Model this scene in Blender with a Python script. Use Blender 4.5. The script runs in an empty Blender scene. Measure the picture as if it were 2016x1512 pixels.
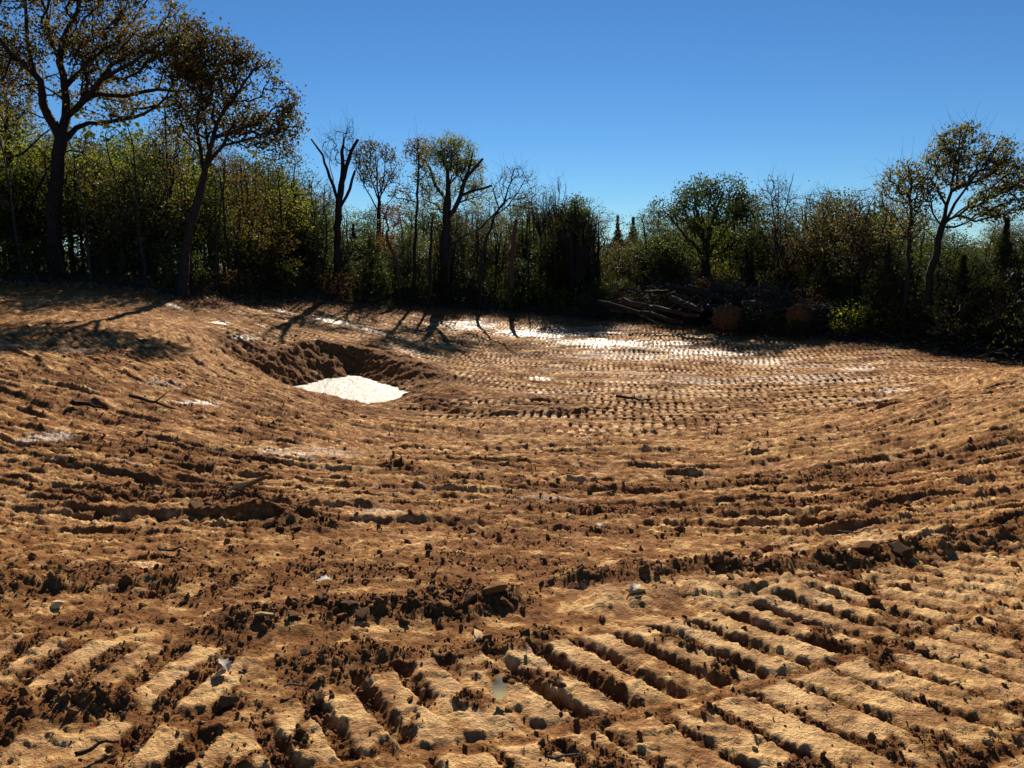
import bpy, math, random
import numpy as np
from mathutils import Vector, Matrix
random.seed(7); RS = np.random.RandomState(11)
sc = bpy.context.scene
C = sc.collection
F = 1523.0                      # focal length in pixels of the 2016 px wide photograph
PITCH = math.radians(9.54)
EYE = 1.65
# ------------------------------------------------------------------ camera
cd = bpy.data.cameras.new('camera'); cam = bpy.data.objects.new('camera', cd); C.objects.link(cam)
cd.sensor_width = 36.0; cd.lens = 36.0*F/2016.0; cd.clip_start = 0.05; cd.clip_end = 3000
cam.location = (0, 0, EYE); cam.rotation_euler = (math.pi/2-PITCH, 0, 0)
sc.camera = cam
# ------------------------------------------------------------------ sky, sun, exposure
SUN_EL, SUN_AZ = math.radians(31), math.radians(0.0)     # azimuth measured from +Y towards +X
w = bpy.data.worlds.new('World'); sc.world = w; w.use_nodes = True
nt = w.node_tree; nt.nodes.clear()
sky = nt.nodes.new('ShaderNodeTexSky'); sky.sky_type = 'NISHITA'; sky.sun_disc = False
sky.sun_elevation = SUN_EL; sky.sun_rotation = SUN_AZ
sky.altitude = 1500; sky.air_density = 1.0; sky.dust_density = 0.0; sky.ozone_density = 3.5
bg = nt.nodes.new('ShaderNodeBackground'); bg.inputs['Strength'].default_value = 0.056
wo = nt.nodes.new('ShaderNodeOutputWorld')
hsv = nt.nodes.new('ShaderNodeHueSaturation'); hsv.inputs['Saturation'].default_value = 1.1; nt.links.new(sky.outputs[0], hsv.inputs['Color'])
skm = nt.nodes.new('ShaderNodeMix'); skm.data_type = 'RGBA'; skm.blend_type = 'MULTIPLY'; skm.inputs[0].default_value = 1; skm.inputs[7].default_value = (.53, .77, .94, 1)   # deep autumn blue
nt.links.new(hsv.outputs[0], skm.inputs[6]); nt.links.new(skm.outputs[2], bg.inputs[0]); nt.links.new(bg.outputs[0], wo.inputs[0])
sl = bpy.data.lights.new('sun', 'SUN'); sl.energy = 5.0; sl.angle = math.radians(0.53); sl.color = (1.0, 0.90, 0.75)
so = bpy.data.objects.new('sun', sl); C.objects.link(so)
sd = Vector((math.sin(SUN_AZ)*math.cos(SUN_EL), math.cos(SUN_AZ)*math.cos(SUN_EL), math.sin(SUN_EL)))
so.rotation_euler = sd.to_track_quat('Z', 'Y').to_euler(); so.location = (0, 0, 60)
sc.view_settings.view_transform = 'Standard'; sc.view_settings.look = 'None'
sc.view_settings.exposure = 0.72; sc.view_settings.gamma = 1.0; sc.view_settings.use_curve_mapping = False
sc.cycles.sample_clamp_indirect = 4; sc.cycles.max_bounces = 6; sc.cycles.diffuse_bounces = 3; sc.cycles.glossy_bounces = 2
sc.cycles.transmission_bounces = 3; sc.cycles.caustics_reflective = False; sc.cycles.caustics_refractive = False

# ------------------------------------------------------------------ helpers
cp, sp_ = math.cos(PITCH), math.sin(PITCH)
def ray(u, v):
    a = (u-1008)/F; b = (756-v)/F
    return np.array([a, cp+b*sp_, -sp_+b*cp])
def at(u, v, Y):                       # a point seen at (u, v) standing Y metres in front
    d = ray(u, v); return np.array([0, 0, EYE]) + d*(Y/d[1])
def onz(u, v, z):
    d = ray(u, v); return np.array([0, 0, EYE]) + d*((z-EYE)/d[2])
def mesh_obj(name, verts, faces, mat, parent=None, smooth=True, link=True):
    me = bpy.data.meshes.new(name); me.from_pydata([tuple(p) for p in verts], [], faces)
    me.materials.append(mat)
    if smooth: me.polygons.foreach_set('use_smooth', [True]*len(me.polygons))
    return wrap(name, me, parent, link)
def wrap(name, me, parent=None, link=True):
    o = bpy.data.objects.new(name, me)
    if link: C.objects.link(o)
    if parent is not None: o.parent = parent
    return o
def quads_mesh(name, V, nper, mat, tone=None):
    """V: (n*nper,3) vertices forming n separate polygons of nper corners"""
    n = len(V)//nper
    me = bpy.data.meshes.new(name)
    me.vertices.add(len(V)); me.vertices.foreach_set('co', V.astype(np.float32).ravel())
    me.loops.add(len(V)); me.loops.foreach_set('vertex_index', np.arange(len(V), dtype=np.int32))
    me.polygons.add(n); me.polygons.foreach_set('loop_start', np.arange(0, len(V), nper, dtype=np.int32))
    me.polygons.foreach_set('loop_total', np.full(n, nper, dtype=np.int32))
    me.materials.append(mat)
    if tone is not None:
        a = me.attributes.new('tone', 'FLOAT', 'POINT'); a.data.foreach_set('value', np.repeat(tone, nper).astype(np.float32))
    me.update(calc_edges=True)
    return me
def tag(o, label=None, cat=None, group=None, kind=None):
    if label: o['label'] = label
    if cat: o['category'] = cat
    if group: o['group'] = group
    if kind: o['kind'] = kind
    return o
def thing(name, label, cat, loc, group=None, rz=0):
    o = bpy.data.objects.new(name, None); C.objects.link(o); o.empty_display_size = 0.3
    o.location = loc; o.rotation_euler = (0, 0, rz)
    return tag(o, label, cat, group)
def sstep(a, b, x):
    t = np.clip((x-a)/(b-a), 0, 1); return t*t*(3-2*t)

# ------------------------------------------------------------------ noise
_perm = np.concatenate([RS.permutation(256)]*2).astype(np.int64)
_ga = RS.rand(256)*2*np.pi; _gx = np.cos(_ga).astype(np.float32); _gy = np.sin(_ga).astype(np.float32)
_hr = [RS.rand(256).astype(np.float32) for _ in range(4)]
def gnoise(x, y, seed=0):
    x = x+seed*17.31; y = y+seed*9.77
    xi = np.floor(x); yi = np.floor(y); fx = (x-xi).astype(np.float32); fy = (y-yi).astype(np.float32)
    xi = xi.astype(np.int64); yi = yi.astype(np.int64)
    def g(dx, dy):
        h = _perm[_perm[(xi+dx) & 255]+((yi+dy) & 255)]
        return _gx[h]*(fx-dx)+_gy[h]*(fy-dy)
    ux = fx*fx*fx*(fx*(fx*6-15)+10); uy = fy*fy*fy*(fy*(fy*6-15)+10)
    a = g(0, 0); b = g(1, 0); c = g(0, 1); d = g(1, 1)
    return (a+(b-a)*ux + ((c+(d-c)*ux)-(a+(b-a)*ux))*uy)*1.5
def fbm(x, y, octv, seed=0, gain=.5, lac=2.03):
    s = 0; a = 1.0; n = 0
    for i in range(octv):
        s = s+a*gnoise(x, y, seed+i*3.7); n += a; a *= gain; x = x*lac; y = y*lac
    return s/n
def bumps(x, y, cell, seed, p=0.8, rmin=.3, rmax=.62):
    """rounded lumps scattered one per cell; returns 0..~0.6 in cell units"""
    X = x/cell+seed*3.1; Y = y/cell+seed*5.3
    xi = np.floor(X).astype(np.int64); yi = np.floor(Y).astype(np.int64)
    best = np.zeros_like(X, dtype=np.float32)
    for dx in (-1, 0, 1):
        for dy in (-1, 0, 1):
            h = _perm[_perm[(xi+dx) & 255]+((yi+dy) & 255)]
            px = xi+dx+_hr[0][h]; py = yi+dy+_hr[1][h]
            r = (rmin+(rmax-rmin)*_hr[2][h]**2)*(_hr[3][h] < p)
            ex = (X-px).astype(np.float32); ey = (Y-py).astype(np.float32)
            ang = _hr[3][h]*20; st = 1+.5*np.abs(np.sin(ang))
            c_, s_ = np.cos(ang), np.sin(ang)
            q = (ex*c_+ey*s_)**2*st + (ex*s_-ey*c_)**2/st
            v = r*np.sqrt(np.clip(1-q/np.maximum(r*r, 1e-6), 0, 1))
            best = np.maximum(best, v)
    return best
def hashk(k, seed):
    k = k.astype(np.int64); return _hr[seed % 4][_perm[(k+seed*37) & 255]]

# ------------------------------------------------------------------ base terrain: thin plate through surveyed points
EDGE_U = [-900, -250, 0, 358, 600, 850, 1050, 1300, 1500, 1700, 1820, 2016, 2250, 2900]
EDGE_Y = [26, 30, 31, 31, 39, 46, 48, 43, 38, 33, 30.5, 25.5, 22, 16]
EDGE_V = [548, 550, 552, 574, 583, 600, 612, 628, 648, 660, 672, 712, 742, 800]
cps = []
for u, y, v in zip(EDGE_U, EDGE_Y, EDGE_V):
    p = at(u, v, y); cps.append(tuple(p))
    k = (y+22)/y; cps.append((p[0]*k, p[1]*k, p[2]*0.6))
cps += [(-3, 1.5, 0), (0, 1.5, 0), (3, 1.5, 0), (-4, 3.5, .02), (-1.5, 3.5, -.02), (1.5, 3.6, -.04), (4.5, 3.6, .02), (0, -6, .1),
        (-9, 0, .3), (9, 0, .1), (-30, 0, .8), (30, 0, 0), (0, -40, .5), (-60, -20, .8), (60, -20, .5), (-22, 12, .5), (24, 10, -.3)]
for u, v, Y in [(0, 1000, 5.6), (0, 850, 8.5), (0, 730, 12.7), (0, 640, 19.5), (0, 590, 25.5),
                (250, 1000, 5.7), (250, 850, 9.2), (250, 720, 15), (250, 640, 21.5), (250, 600, 26.5),
                (500, 1000, 5.8), (500, 850, 10.2), (500, 770, 15), (500, 700, 21), (500, 640, 28.5), (500, 600, 34),
                (700, 1000, 6.1), (700, 870, 11.5), (700, 820, 17), (700, 690, 27.5), (700, 640, 34.5), (700, 605, 40),
                (1000, 1000, 6.4), (1000, 900, 9.8), (1000, 830, 14.5), (1000, 780, 20.5), (1000, 720, 29), (1000, 680, 35), (1000, 640, 42),
                (1250, 1000, 6.4), (1250, 900, 9.9), (1250, 830, 14.8), (1250, 770, 21.5), (1250, 720, 28), (1250, 670, 35),
                (1500, 1000, 6.2), (1500, 900, 9.8), (1500, 830, 14.5), (1500, 770, 21), (1500, 720, 28), (1500, 680, 33),
                (1750, 1000, 6), (1750, 880, 10), (1750, 810, 14.5), (1750, 760, 19.5), (1750, 715, 25.5),
                (2016, 1000, 5.8), (2016, 880, 9.2), (2016, 800, 13.5), (2016, 755, 18)]:
    cps.append(tuple(at(u, v, Y)))
cps = np.array(cps)
def tps_k(d2): return 0.5*d2*np.log(d2+1e-9)
def tps_fit(P, reg=.6):
    n = len(P); K = tps_k(((P[:, None, :2]-P[None, :, :2])**2).sum(-1))+np.eye(n)*reg
    A = np.zeros((n+3, n+3)); A[:n, :n] = K; A[:n, n] = 1; A[:n, n+1:] = P[:, :2]; A[n, :n] = 1; A[n+1:, :n] = P[:, :2].T
    b = np.zeros(n+3); b[:n] = P[:, 2]; return np.linalg.solve(A, b)
TW = tps_fit(cps)
def base_raw(x, y):
    r = np.hypot(x, y); k = np.minimum(1, 62/np.maximum(r, 1e-6)); x = x*k; y = y*k
    n = len(cps); out = TW[n]+TW[n+1]*x+TW[n+2]*y
    for i in range(n):
        out = out+TW[i]*tps_k((x-cps[i, 0])**2+(y-cps[i, 1])**2)
    return out

# puddle outline on its own water level
PUD_Z = -2.42
pud_px = [(566, 762), (596, 757), (622, 752), (645, 744), (668, 745), (690, 737), (716, 742), (742, 750), (765, 758), (790, 766), (820, 775),
          (800, 782), (776, 788), (752, 796), (722, 799), (700, 792), (676, 790), (650, 779), (622, 777), (594, 770)]
PUD = np.array([onz(u, v, PUD_Z)[:2] for u, v in pud_px])
def poly_dist(x, y, P, closed=True):
    d = np.full(x.shape, 1e9); ins = np.zeros(x.shape, bool); n = len(P)
    for i in range(n if closed else n-1):
        a = P[i]; b = P[(i+1) % n]; e = b-a; L = (e**2).sum()
        t = np.clip(((x-a[0])*e[0]+(y-a[1])*e[1])/L, 0, 1)
        d = np.minimum(d, np.hypot(x-a[0]-t*e[0], y-a[1]-t*e[1]))
        if closed:
            c = (a[1] > y) != (b[1] > y)
            with np.errstate(divide='ignore', invalid='ignore'):
                ins ^= c & (x < (b[0]-a[0])*(y-a[1])/(b[1]-a[1]+1e-12)+a[0])
    return np.where(ins, -d, d) if closed else d
def ridge_profile(x, y, pts, width):
    P = np.array(pts); return np.exp(-(poly_dist(x, y, P, False)/width)**2)

# standing water films in the tracked mud: (u, v, half length px, half width px)
FILMS = [(913, 631, 26, 4), (926, 650, 24, 5), (1045, 656, 50, 5), (1165, 670, 60, 5), (1255, 684, 45, 4)]
WETS = [(660, 634, 60, 5, .9), (560, 612, 50, 3, .5), (740, 655, 50, 4, .6), (345, 605, 50, 4, .9), (432, 637, 25, 4, .9), (480, 656, 25, 3, .7), (920, 640, 40, 12, .7),
        (1060, 656, 90, 8, .9), (1200, 676, 100, 7, .9), (1180, 655, 50, 3, .7), (1330, 675, 60, 4, .8), (1400, 694, 90, 6, .8), (1500, 712, 90, 6, .6), (1690, 728, 50, 5, .6),
        (1760, 772, 60, 5, .6), (1065, 745, 22, 3, .8), (90, 868, 60, 10, .8), (372, 795, 40, 9, .9), (320, 755, 80, 6, .45), (560, 905, 90, 8, .5),
        (1250, 700, 140, 8, .4), (1560, 745, 160, 8, .35), (640, 900, 90, 8, .4),
        (160, 690, 90, 8, .4), (742, 1024, 44, 5, .55), (1085, 1000, 70, 4, .4), (1720, 790, 60, 5, .5), (1380, 750, 100, 5, .4), (1100, 775, 70, 4, .35), (800, 690, 80, 4, .3)]

def px_ground(u, v, zguess=-1.5):
    z = zguess
    for _ in range(12):
        p = onz(u, v, z); z = .4*z+.6*float(base_raw(np.array([p[0]]), np.array([p[1]]))[0])
    return onz(u, v, z)
def ell_world(u, v, a, b):
    c = px_ground(u, v); e = px_ground(u+a, v); f = px_ground(u, v-b)
    return c, e-c, f-c
HD1 = math.radians(-19)
CEN2 = (0.5, 24.0)
CEN3 = (-2.6, 11.1)
filmw = []
for u, v, a, b in FILMS:
    c, e, f = ell_world(u, v, a, b); filmw.append((c[0], c[1], abs(e[0]), abs(f[1]), c[2]))
wetw = []
for u, v, a, b, s in WETS:
    c, e, f = ell_world(u, v, a, b)
    if v > 735 and u < 900: hd = math.radians(-38)
    elif v > 950: hd = 0
    else: hd = HD1
    wetw.append((c[0], c[1], abs(e[0]), max(abs(f[1]), .15), s, hd))

TOE = np.array([px_ground(u, v) for u, v in [(1000, 868), (1200, 862), (1400, 850), (1540, 832), (1680, 806), (1800, 774), (1880, 738), (1990, 722)]])
TOE = TOE[np.argsort(TOE[:, 0])]
def lug(s, t, W, pitch, seed, depth, keep, wob):
    """printed track belts; returns height, groove, present mask"""
    k = np.floor(t/W); f = t/W-k
    pres = (hashk(k, seed) < keep).astype(np.float32)
    m = sstep(.06, .13, f)*(1-sstep(.87, .94, f))*pres
    ph = s/pitch+hashk(k, seed+1)*9+wob+(.55*f if seed == 1 else -.6*f)
    p = ph-np.floor(ph)
    g = sstep(0, .1, p)*(1-sstep(.28, .44, p))
    edge = np.exp(-((np.minimum(f, 1-f))/.07)**2)
    return (-depth*g*m, g*m, edge, m, f)

R1 = [(.35, 3.92), (.9, 4.02), (1.5, 4.05), (2.3, 4.35), (3.3, 4.85), (4.6, 5.6)]          # dark berm across the right
R2 = [(-1.25, 3.3), (-.9, 3.42), (-.45, 3.5), (-.05, 3.62)]
R3 = [(-3.2, 2.62), (-2.2, 2.55), (-1.5, 2.62)]
R4 = [(-3.6, 6.1), (-2.5, 6.3), (-1.9, 5.5), (-1.4, 5.2)]
R5 = [(-3.6, 3.9), (-2.6, 3.75), (-1.9, 3.9)]
def terrain(x, y, fine=True):
    x = np.asarray(x, float); y = np.asarray(y, float); r = np.hypot(x, y)
    h = base_raw(x, y)
    dist_u = 1008+F*x/np.maximum(y*cp+3*sp_, .5)
    yedge = np.interp(dist_u, EDGE_U, EDGE_Y)
    front = y > 0
    lit = sstep(-3.2, 1.0, (y-yedge)+2.0*fbm(x*.35, y*.35, 3, 5))*front
    lit = np.maximum(lit, sstep(20, 30, -y)); lit = np.maximum(lit, sstep(62, 66, r))
    wet = np.zeros_like(x)
    wn = .6*fbm(x*1.3, y*2.4, 4, 31)+.7*fbm(x*5, y*9, 4, 33)
    for cx, cy, a, b, s, hd in wetw:
        dx = x-cx; dy = y-cy; c_, s_ = math.cos(hd), math.sin(hd)
        q = ((dx*c_+dy*s_)/a)**2+((-dx*s_+dy*c_)/b)**2
        sel = q < 9
        if sel.any(): wet[sel] = np.maximum(wet[sel], s*sstep(1.5, .35, np.sqrt(q[sel])-wn[sel]*1.6))
    # levelled ground under the water films
    for cx, cy, a, b, z in filmw:
        dx = x-cx; dy = y-cy; c_, s_ = math.cos(HD1), math.sin(HD1)
        q = np.sqrt(((dx*c_+dy*s_)/(a*1.25))**2+((-dx*s_+dy*c_)/(b*1.8))**2)
        k = sstep(1.5, .8, q); h = h*(1-k)+z*k
    # large soft undulation
    inner = sstep(3.5, 7, r)*(1-lit)
    h = h+inner*(.10*fbm(x*.25, y*.4, 2, 3)+.045*fbm(x*.9, y*.9, 2, 4))
    # pit of the puddle
    sel = np.hypot(x-PUD[:, 0].mean(), y-PUD[:, 1].mean()) < 9
    pitc = np.zeros_like(x)
    if sel.any():
        xs, ys = x[sel], y[sel]
        d = poly_dist(xs, ys, PUD)+.26*fbm(xs*1.8, ys*2.6, 5, 8, .62)
        back = sstep(-.6, 1.2, (ys-PUD[:, 1].mean())-.25*(xs-PUD[:, 0].mean()))*sstep(-4.2, -1.7, xs-PUD[:, 0].mean())
        slope = .10+.50*back*(1+.5*fbm(xs*1.5, ys*1.5, 3, 15))
        tgt = np.where(d < 0, PUD_Z+np.maximum(d*.35, -.3), PUD_Z+.02+d*slope+(.07*back+.02)*fbm(xs*2.6, ys*2.6, 5, 9)*sstep(0, .5, d))
        hs = h[sel]
        k = sstep(1.0+2.2*(1-back)+.0*back, .2, d)
        lip = (1-back)*np.exp(-((d-.45)/.35)**2)*(.06+.07*fbm(xs*1.6, ys*1.6, 2, 12))
        rim = back*np.exp(-((d-1.5)/.7)**2)*(.16+.3*np.maximum(0, fbm(xs*1.1, ys*1.1, 3, 13)))
        cut = np.minimum(hs, tgt)
        hn = np.where(d < 0, np.minimum(cut, tgt), cut*back+(hs*(1-k)+np.minimum(tgt, hs+.1)*k)*(1-back))+np.where(d > 0, lip+rim, 0)
        h[sel] = hn
        pitc[sel] = sstep(-.05, .1, d)*sstep(2.6, .9, d)*(.35+.65*back)
        # spoil heap to the right of the puddle
        spoil = ridge_profile(xs, ys, [(-2.5, 22.5), (-1.2, 20.5), (.6, 19.2)], .9)
        h[sel] += spoil*(.15+.10*fbm(xs*1.2, ys*1.2, 3, 14))*(d > 0)*sstep(0, .8, d)
        pitc[sel] = np.maximum(pitc[sel], spoil*.35)
        for q in range(5):      # blade ridges fanning out from the pit
            rg = ridge_profile(xs+.12*fbm(xs*1.5, ys*1.5, 2, 16), ys+.15*fbm(xs, ys*1.5, 2, 17), [(-2.9+.25*q, 21.4-.75*q), (-.6+.25*q, 19.3-.62*q), (1.6, 18.3-.5*q)], .17)
            h[sel] += rg*.11*(d > .3); pitc[sel] = np.maximum(pitc[sel], rg*.3*(d > .3))
    # loose crumbly areas
    cr = sstep(-.22, .50, .62*fbm(x*.55, y*.8, 4, 21)+.55*fbm(x*2.1, y*2.7, 4, 23)+.05)
    cr = np.clip(cr+.75*pitc, 0, 1)
    leftslope = sstep(-1.0, -5.0, x)*sstep(3.5, 6, y)*sstep(30, 16, y)
    cr = np.clip(cr*(.75+.35*leftslope)+.12*leftslope, 0, 1)
    groove = np.zeros_like(x); smear = np.zeros_like(x); beltm = np.zeros_like(x)
    wx = .35*fbm(x*.21, y*.21, 2, 41); wob = .35*fbm(x*.8, y*.8, 2, 42)
    # family 1: parallel track prints over the bottom of the basin
    c_, s_ = math.cos(HD1), math.sin(HD1)
    s1 = x*c_+y*s_; t1 = -x*s_+y*c_+wx*1.2+.004*(s1-2)**2
    m1 = sstep(13.6, 16.5, y-.05*(x-4)**2*(x < 4)-.035*(x-4)**2*(x > 4)+1.5*fbm(x*.3, y*.3, 2, 44))*sstep(.5, -2.5, y-yedge+1.5)*sstep(-16, -10, x+.35*(y-30))
    ytoe = np.interp(x, TOE[:, 0], TOE[:, 1]); dtoe = y-ytoe+.35*fbm(x*.8, y*.8, 3, 45); rgt = sstep(-1, 2.0, x)
    m1 = m1*(1-rgt)+rgt*sstep(-.25, .25, dtoe)*sstep(.5, -2.5, y-yedge+1.5)
    m1 = m1*(1-sstep(.1, .5, pitc)); tb = sstep(3.5, 8, x)
    h = h+front*(tb*.26*sstep(.2, -3.2, dtoe)*sstep(4.5, 8, y)+sstep(1, 4, x)*.07*np.exp(-((dtoe+.15)/.3)**2)*(.6+fbm(x*2, y*2, 3, 43)))
    lh, g, ed, bm, _ = lug(s1, t1, .56, .20, 1, .060, .95, wob)
    era = sstep(-.36, .02, fbm(s1*.22, t1*.9, 2, 46))
    era = np.maximum(era, .8*sstep(3, 7, x)); h = h+m1*(lh*era*(1+.8*sstep(3, 9, x))+.05*ed*(.5+fbm(s1*.6, t1*3, 3, 47))+.03*fbm(s1*.8, t1*6, 3, 48))
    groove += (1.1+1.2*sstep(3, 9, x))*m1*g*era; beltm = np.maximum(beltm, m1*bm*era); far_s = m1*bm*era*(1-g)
    wet = np.maximum(wet, .30*m1*sstep(-2, 4, x)*sstep(.0, .4, fbm(s1*.18, t1*.9, 3, 49))*sstep(17, 23, y)+.0*x)
    st1 = fbm(s1*1.1, t1*7, 5, 110, .68)
    # family 2: arcs that follow the banks
    dx = x-CEN2[0]; dy = y-CEN2[1]; rad = np.hypot(dx, dy*1.02)+wx*2.2; ang = np.arctan2(dx, -dy)
    s2 = ang*15.0
    m2 = (1-m1)*sstep(4.6, 6.2, y+.25*np.abs(x))*(1-lit)*(1-sstep(.1, .6, pitc))*sstep(36, 30, y)
    lh, g, ed, bm, f2 = lug(s2, rad, .58, .205, 2, .05, .8, wob)
    era = sstep(-.05, .25, fbm(s2*.25, rad*.8, 3, 51))*(.35+.65*sstep(-2, 3, x))
    kr = fbm(s2*.35, rad*2.6, 3, 52)
    h = h+m2*(lh*era+.055*ed*(.6+fbm(s2*1.2, rad*3, 3, 53))+.026*kr+.030*fbm(s2*1.6, rad*6.5, 5, 55, .62)+.022*fbm(s2*5, rad*18, 3, 56))
    ln = 1-np.abs(fbm(s2*.22, rad*2.2+.3*fbm(s2*.8, rad*.8, 2, 57), 2, 54))*3.2; ln = np.clip(ln, -1, 1); ln2 = 1-np.abs(fbm(s2*.45, rad*6.0, 2, 58))*3.0; ln2 = np.clip(ln2, -1, 1)
    fa = sstep(4, 6, r); h = h+m2*fa*(.032*ln*(.6+.6*kr)+.020*ln2)
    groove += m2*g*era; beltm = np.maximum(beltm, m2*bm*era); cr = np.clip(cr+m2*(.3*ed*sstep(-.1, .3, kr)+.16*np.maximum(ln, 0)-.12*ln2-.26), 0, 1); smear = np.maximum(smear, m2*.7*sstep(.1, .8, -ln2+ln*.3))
    wv = .25*fbm(x*1.2, y*1.2, 2, 113); st2 = fbm(s2*1.3+wv, rad*8+wv*3, 5, 111, .7); st3 = fbm(x*5, y*8, 5, 112, .72)
    # family 3: fresh prints right in front of the camera
    dx = x-CEN3[0]; dy = y-CEN3[1]; rad = np.hypot(dx, dy); ang = np.arctan2(dx, -dy); s3 = ang*9.0
    near = sstep(5.6, 4.6, y)
    for (r0, r1, xa, xb, dep, sd_) in [(8.42, 9.05, -.85, 9, .044, 3), (9.07, 9.70, -1.1, 9, .022, 5), (9.72, 10.4, -.4, 9, .019, 6), (7.80, 8.40, 1.05, 9, .023, 7), (7.2, 7.78, 2.3, 9, .018, 8)]:
        f = (rad-r0+.05*fbm(s3*.8, rad*.3, 2, sd_))/(r1-r0); f = np.where((f < 0) | (f > 1), 0, f)
        m = sstep(0, .07, f)*(1-sstep(.92, .99, f))*near*sstep(xa-.25, xa+.15, x+.25*fbm(x*2, y*2, 2, 60))
        ph = s3/.205+sd_*.37+.15*fbm(x*1.7, y*1.7, 3, 61)-.75*f-.3*f*f; p = ph-np.floor(ph)
        jit = .06*gnoise(np.floor(ph)*3.7+.5, np.floor(ph)*0+sd_+.5, 62)+.025*gnoise(x*14, y*14, 63)+.04*gnoise(x*37, y*37, 65)
        gw = 0 if sd_ == 3 else .13; g = sstep(.05+jit, .13+jit, p)*(1-sstep(.33+jit-gw, .58+jit-gw*1.6, p))
        era = (.32+.68*sstep(2.5, .9, x))*sstep(-.65, -.15, fbm(x*1.6, y*1.6, 2, 64+sd_))
        h = h*(1)+m*(.018-dep*g*era)
        brk = sstep(.10, .42, fbm(x*3.1, y*3.1, 4, 68+sd_)+.12*(sd_ == 3)*sstep(.4, -.6, x)); era = era*(1-.75*brk); brk = brk*m
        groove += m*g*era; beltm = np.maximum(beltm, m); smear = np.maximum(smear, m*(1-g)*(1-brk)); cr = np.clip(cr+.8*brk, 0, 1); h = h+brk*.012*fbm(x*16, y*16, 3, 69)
        seam = np.exp(-((rad-r1-.015)/.035)**2)*near*sstep(xa, xa+.4, x)
        h = h+seam*(.012+.02*fbm(x*9, y*9, 3, 66)); cr = np.clip(cr+.28*seam-m*(1-brk)*(.55-.62*g*era), 0, 1)
    # left belts, heading the other way
    hd = math.radians(-9); c_, s_ = math.cos(hd), math.sin(hd); s4 = x*c_+y*s_; t4 = -x*s_+y*c_
    for t0, tW, x1, dep, sd_ in [(1.72, .55, -.85, .030, 9), (2.33, .5, -1.1, .020, 10), (3.3, .5, -1.4, .018, 12), (1.15, .5, -.6, .027, 13)]:
        f = (t4-t0+.06*fbm(s4, t4, 2, sd_))/tW; f = np.where((f < 0) | (f > 1), 0, f)
        m = sstep(0, .1, f)*(1-sstep(.9, .99, f))*sstep(x1+.2, x1-.2, x+.3*fbm(x*2, y*2, 2, 70))*near
        ph = s4/.215+.3*fbm(x*1.5, y*1.5, 2, 71); p = ph-np.floor(ph); g = sstep(0, .12, p)*(1-sstep(.4, .6, p))
        era = sstep(-.3, .1, fbm(x*1.5, y*1.5, 2, 72+sd_))
        h = h+m*(.012-dep*g*era); groove += m*g*era; smear = np.maximum(smear, m*(1-g)*.8); cr = np.clip(cr-m*(.3-.5*g*era), 0, 1); beltm = np.maximum(beltm, m)
    # pale flat slabs left by the blade beside the berm
    m = ridge_profile(x, y, [(.5, 3.62), (1.0, 3.72), (1.5, 3.72)], .16)
    ph = x/.17+.4*fbm(x*3, y*3, 2, 77); p = ph-np.floor(ph)
    h = h+m*(.05-.02*sstep(.0, .2, p)*(1-sstep(.2, .4, p))); smear = np.maximum(smear, m); cr = np.clip(cr-m, 0, 1)
    # berms of loose soil
    for P, wd, hh in [(R1, .15, .095), (R2, .15, .075), (R3, .1, .045), (R4, .24, .07), (R5, .14, .035), ([(.2, 3.2), (-.3, 3.05), (-.9, 2.95)], .08, .03),
                      ([(-1.2, 8.0), (.4, 7.5), (3, 7.6), (6, 9)], .22, .05), ([(.2, 6.1), (1.4, 5.9), (3.4, 6.3)], .18, .045)]:
        m = ridge_profile(x+.08*fbm(x*3, y*3, 2, 80), y+.08*fbm(x*3, y*3, 2, 81), P, wd)
        h = h+m*hh*(.75+.6*fbm(x*4, y*4, 3, 82)); cr = np.clip(cr+1.0*m, 0, 1); smear = smear*(1-m)
    cr = np.clip(cr+(.85*fbm(x*5, y*9, 4, 24, .7)+.04)*(.35+.65*sstep(3.0, 5, r)), 0, 1)
    cr = np.clip(cr+.7*sstep(-5.5, -1.2, y-yedge+fbm(x*.5, y*.5, 2, 25)*2.5)*front, 0, 1)
    cr = cr*(1-wet*.6)
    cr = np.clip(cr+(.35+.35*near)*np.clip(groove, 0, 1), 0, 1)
    cr = np.maximum(cr, lit*.8)
    # soil texture relief
    h = h+cr*(.018*bumps(x, y, .17, 1, .5)+.03*(fbm(x*5, y*5, 4, 90)))+.030*fbm(x*7, y*11, 4, 92, .65)*sstep(3.2, 5.5, r)+pitc*(.10*fbm(x*5, y*5, 5, 93, .7)+.05*bumps(x, y, .25, 6, .6))
    if fine:
        n = r < 16; xn, yn, c = x[n], y[n], cr[n]
        b = .032*bumps(xn, yn, .085, 2, .5)*c*sstep(.3, .8, c)+.024*bumps(xn, yn, .04, 3, .6)*(c*.9+.05)*(1-.5*sstep(4, 6, r[n]))
        n2 = r[n] < 7
        b2 = np.zeros_like(b); b2[n2] = .014*bumps(xn[n2], yn[n2], .021, 4, .7)*(c[n2]*.9+.10)
        flk = .010*sstep(.05, .3, fbm(xn*9, yn*16, 3, 95))*(1-c)
        h[n] = h[n]+b+b2+flk+.010*fbm(xn*22, yn*22, 3, 91)*(.4+.6*c)
    fk = sstep(.08, .30, fbm(x*4.5, y*9, 4, 98, .65))*(1-lit)*sstep(2.6, 4.2, r)*(1-np.clip(cr, 0, 1)); smear = np.maximum(smear, fk*.9); h = h+.010*fk*(r > 3)+(.014*fbm(x*13, y*20, 3, 99, .7))*sstep(3, 5, r)*(1-sstep(20, 30, r))
    h = h+lit*.06*fbm(x*1.5, y*1.5, 3, 97)
    nf = sstep(3.6, 6.0, r+.8*fbm(x, y, 2, 114)); stk = st3*(1-nf)+nf*(m1*st1+(1-m1)*(.65*st2+.45*st3))
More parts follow.
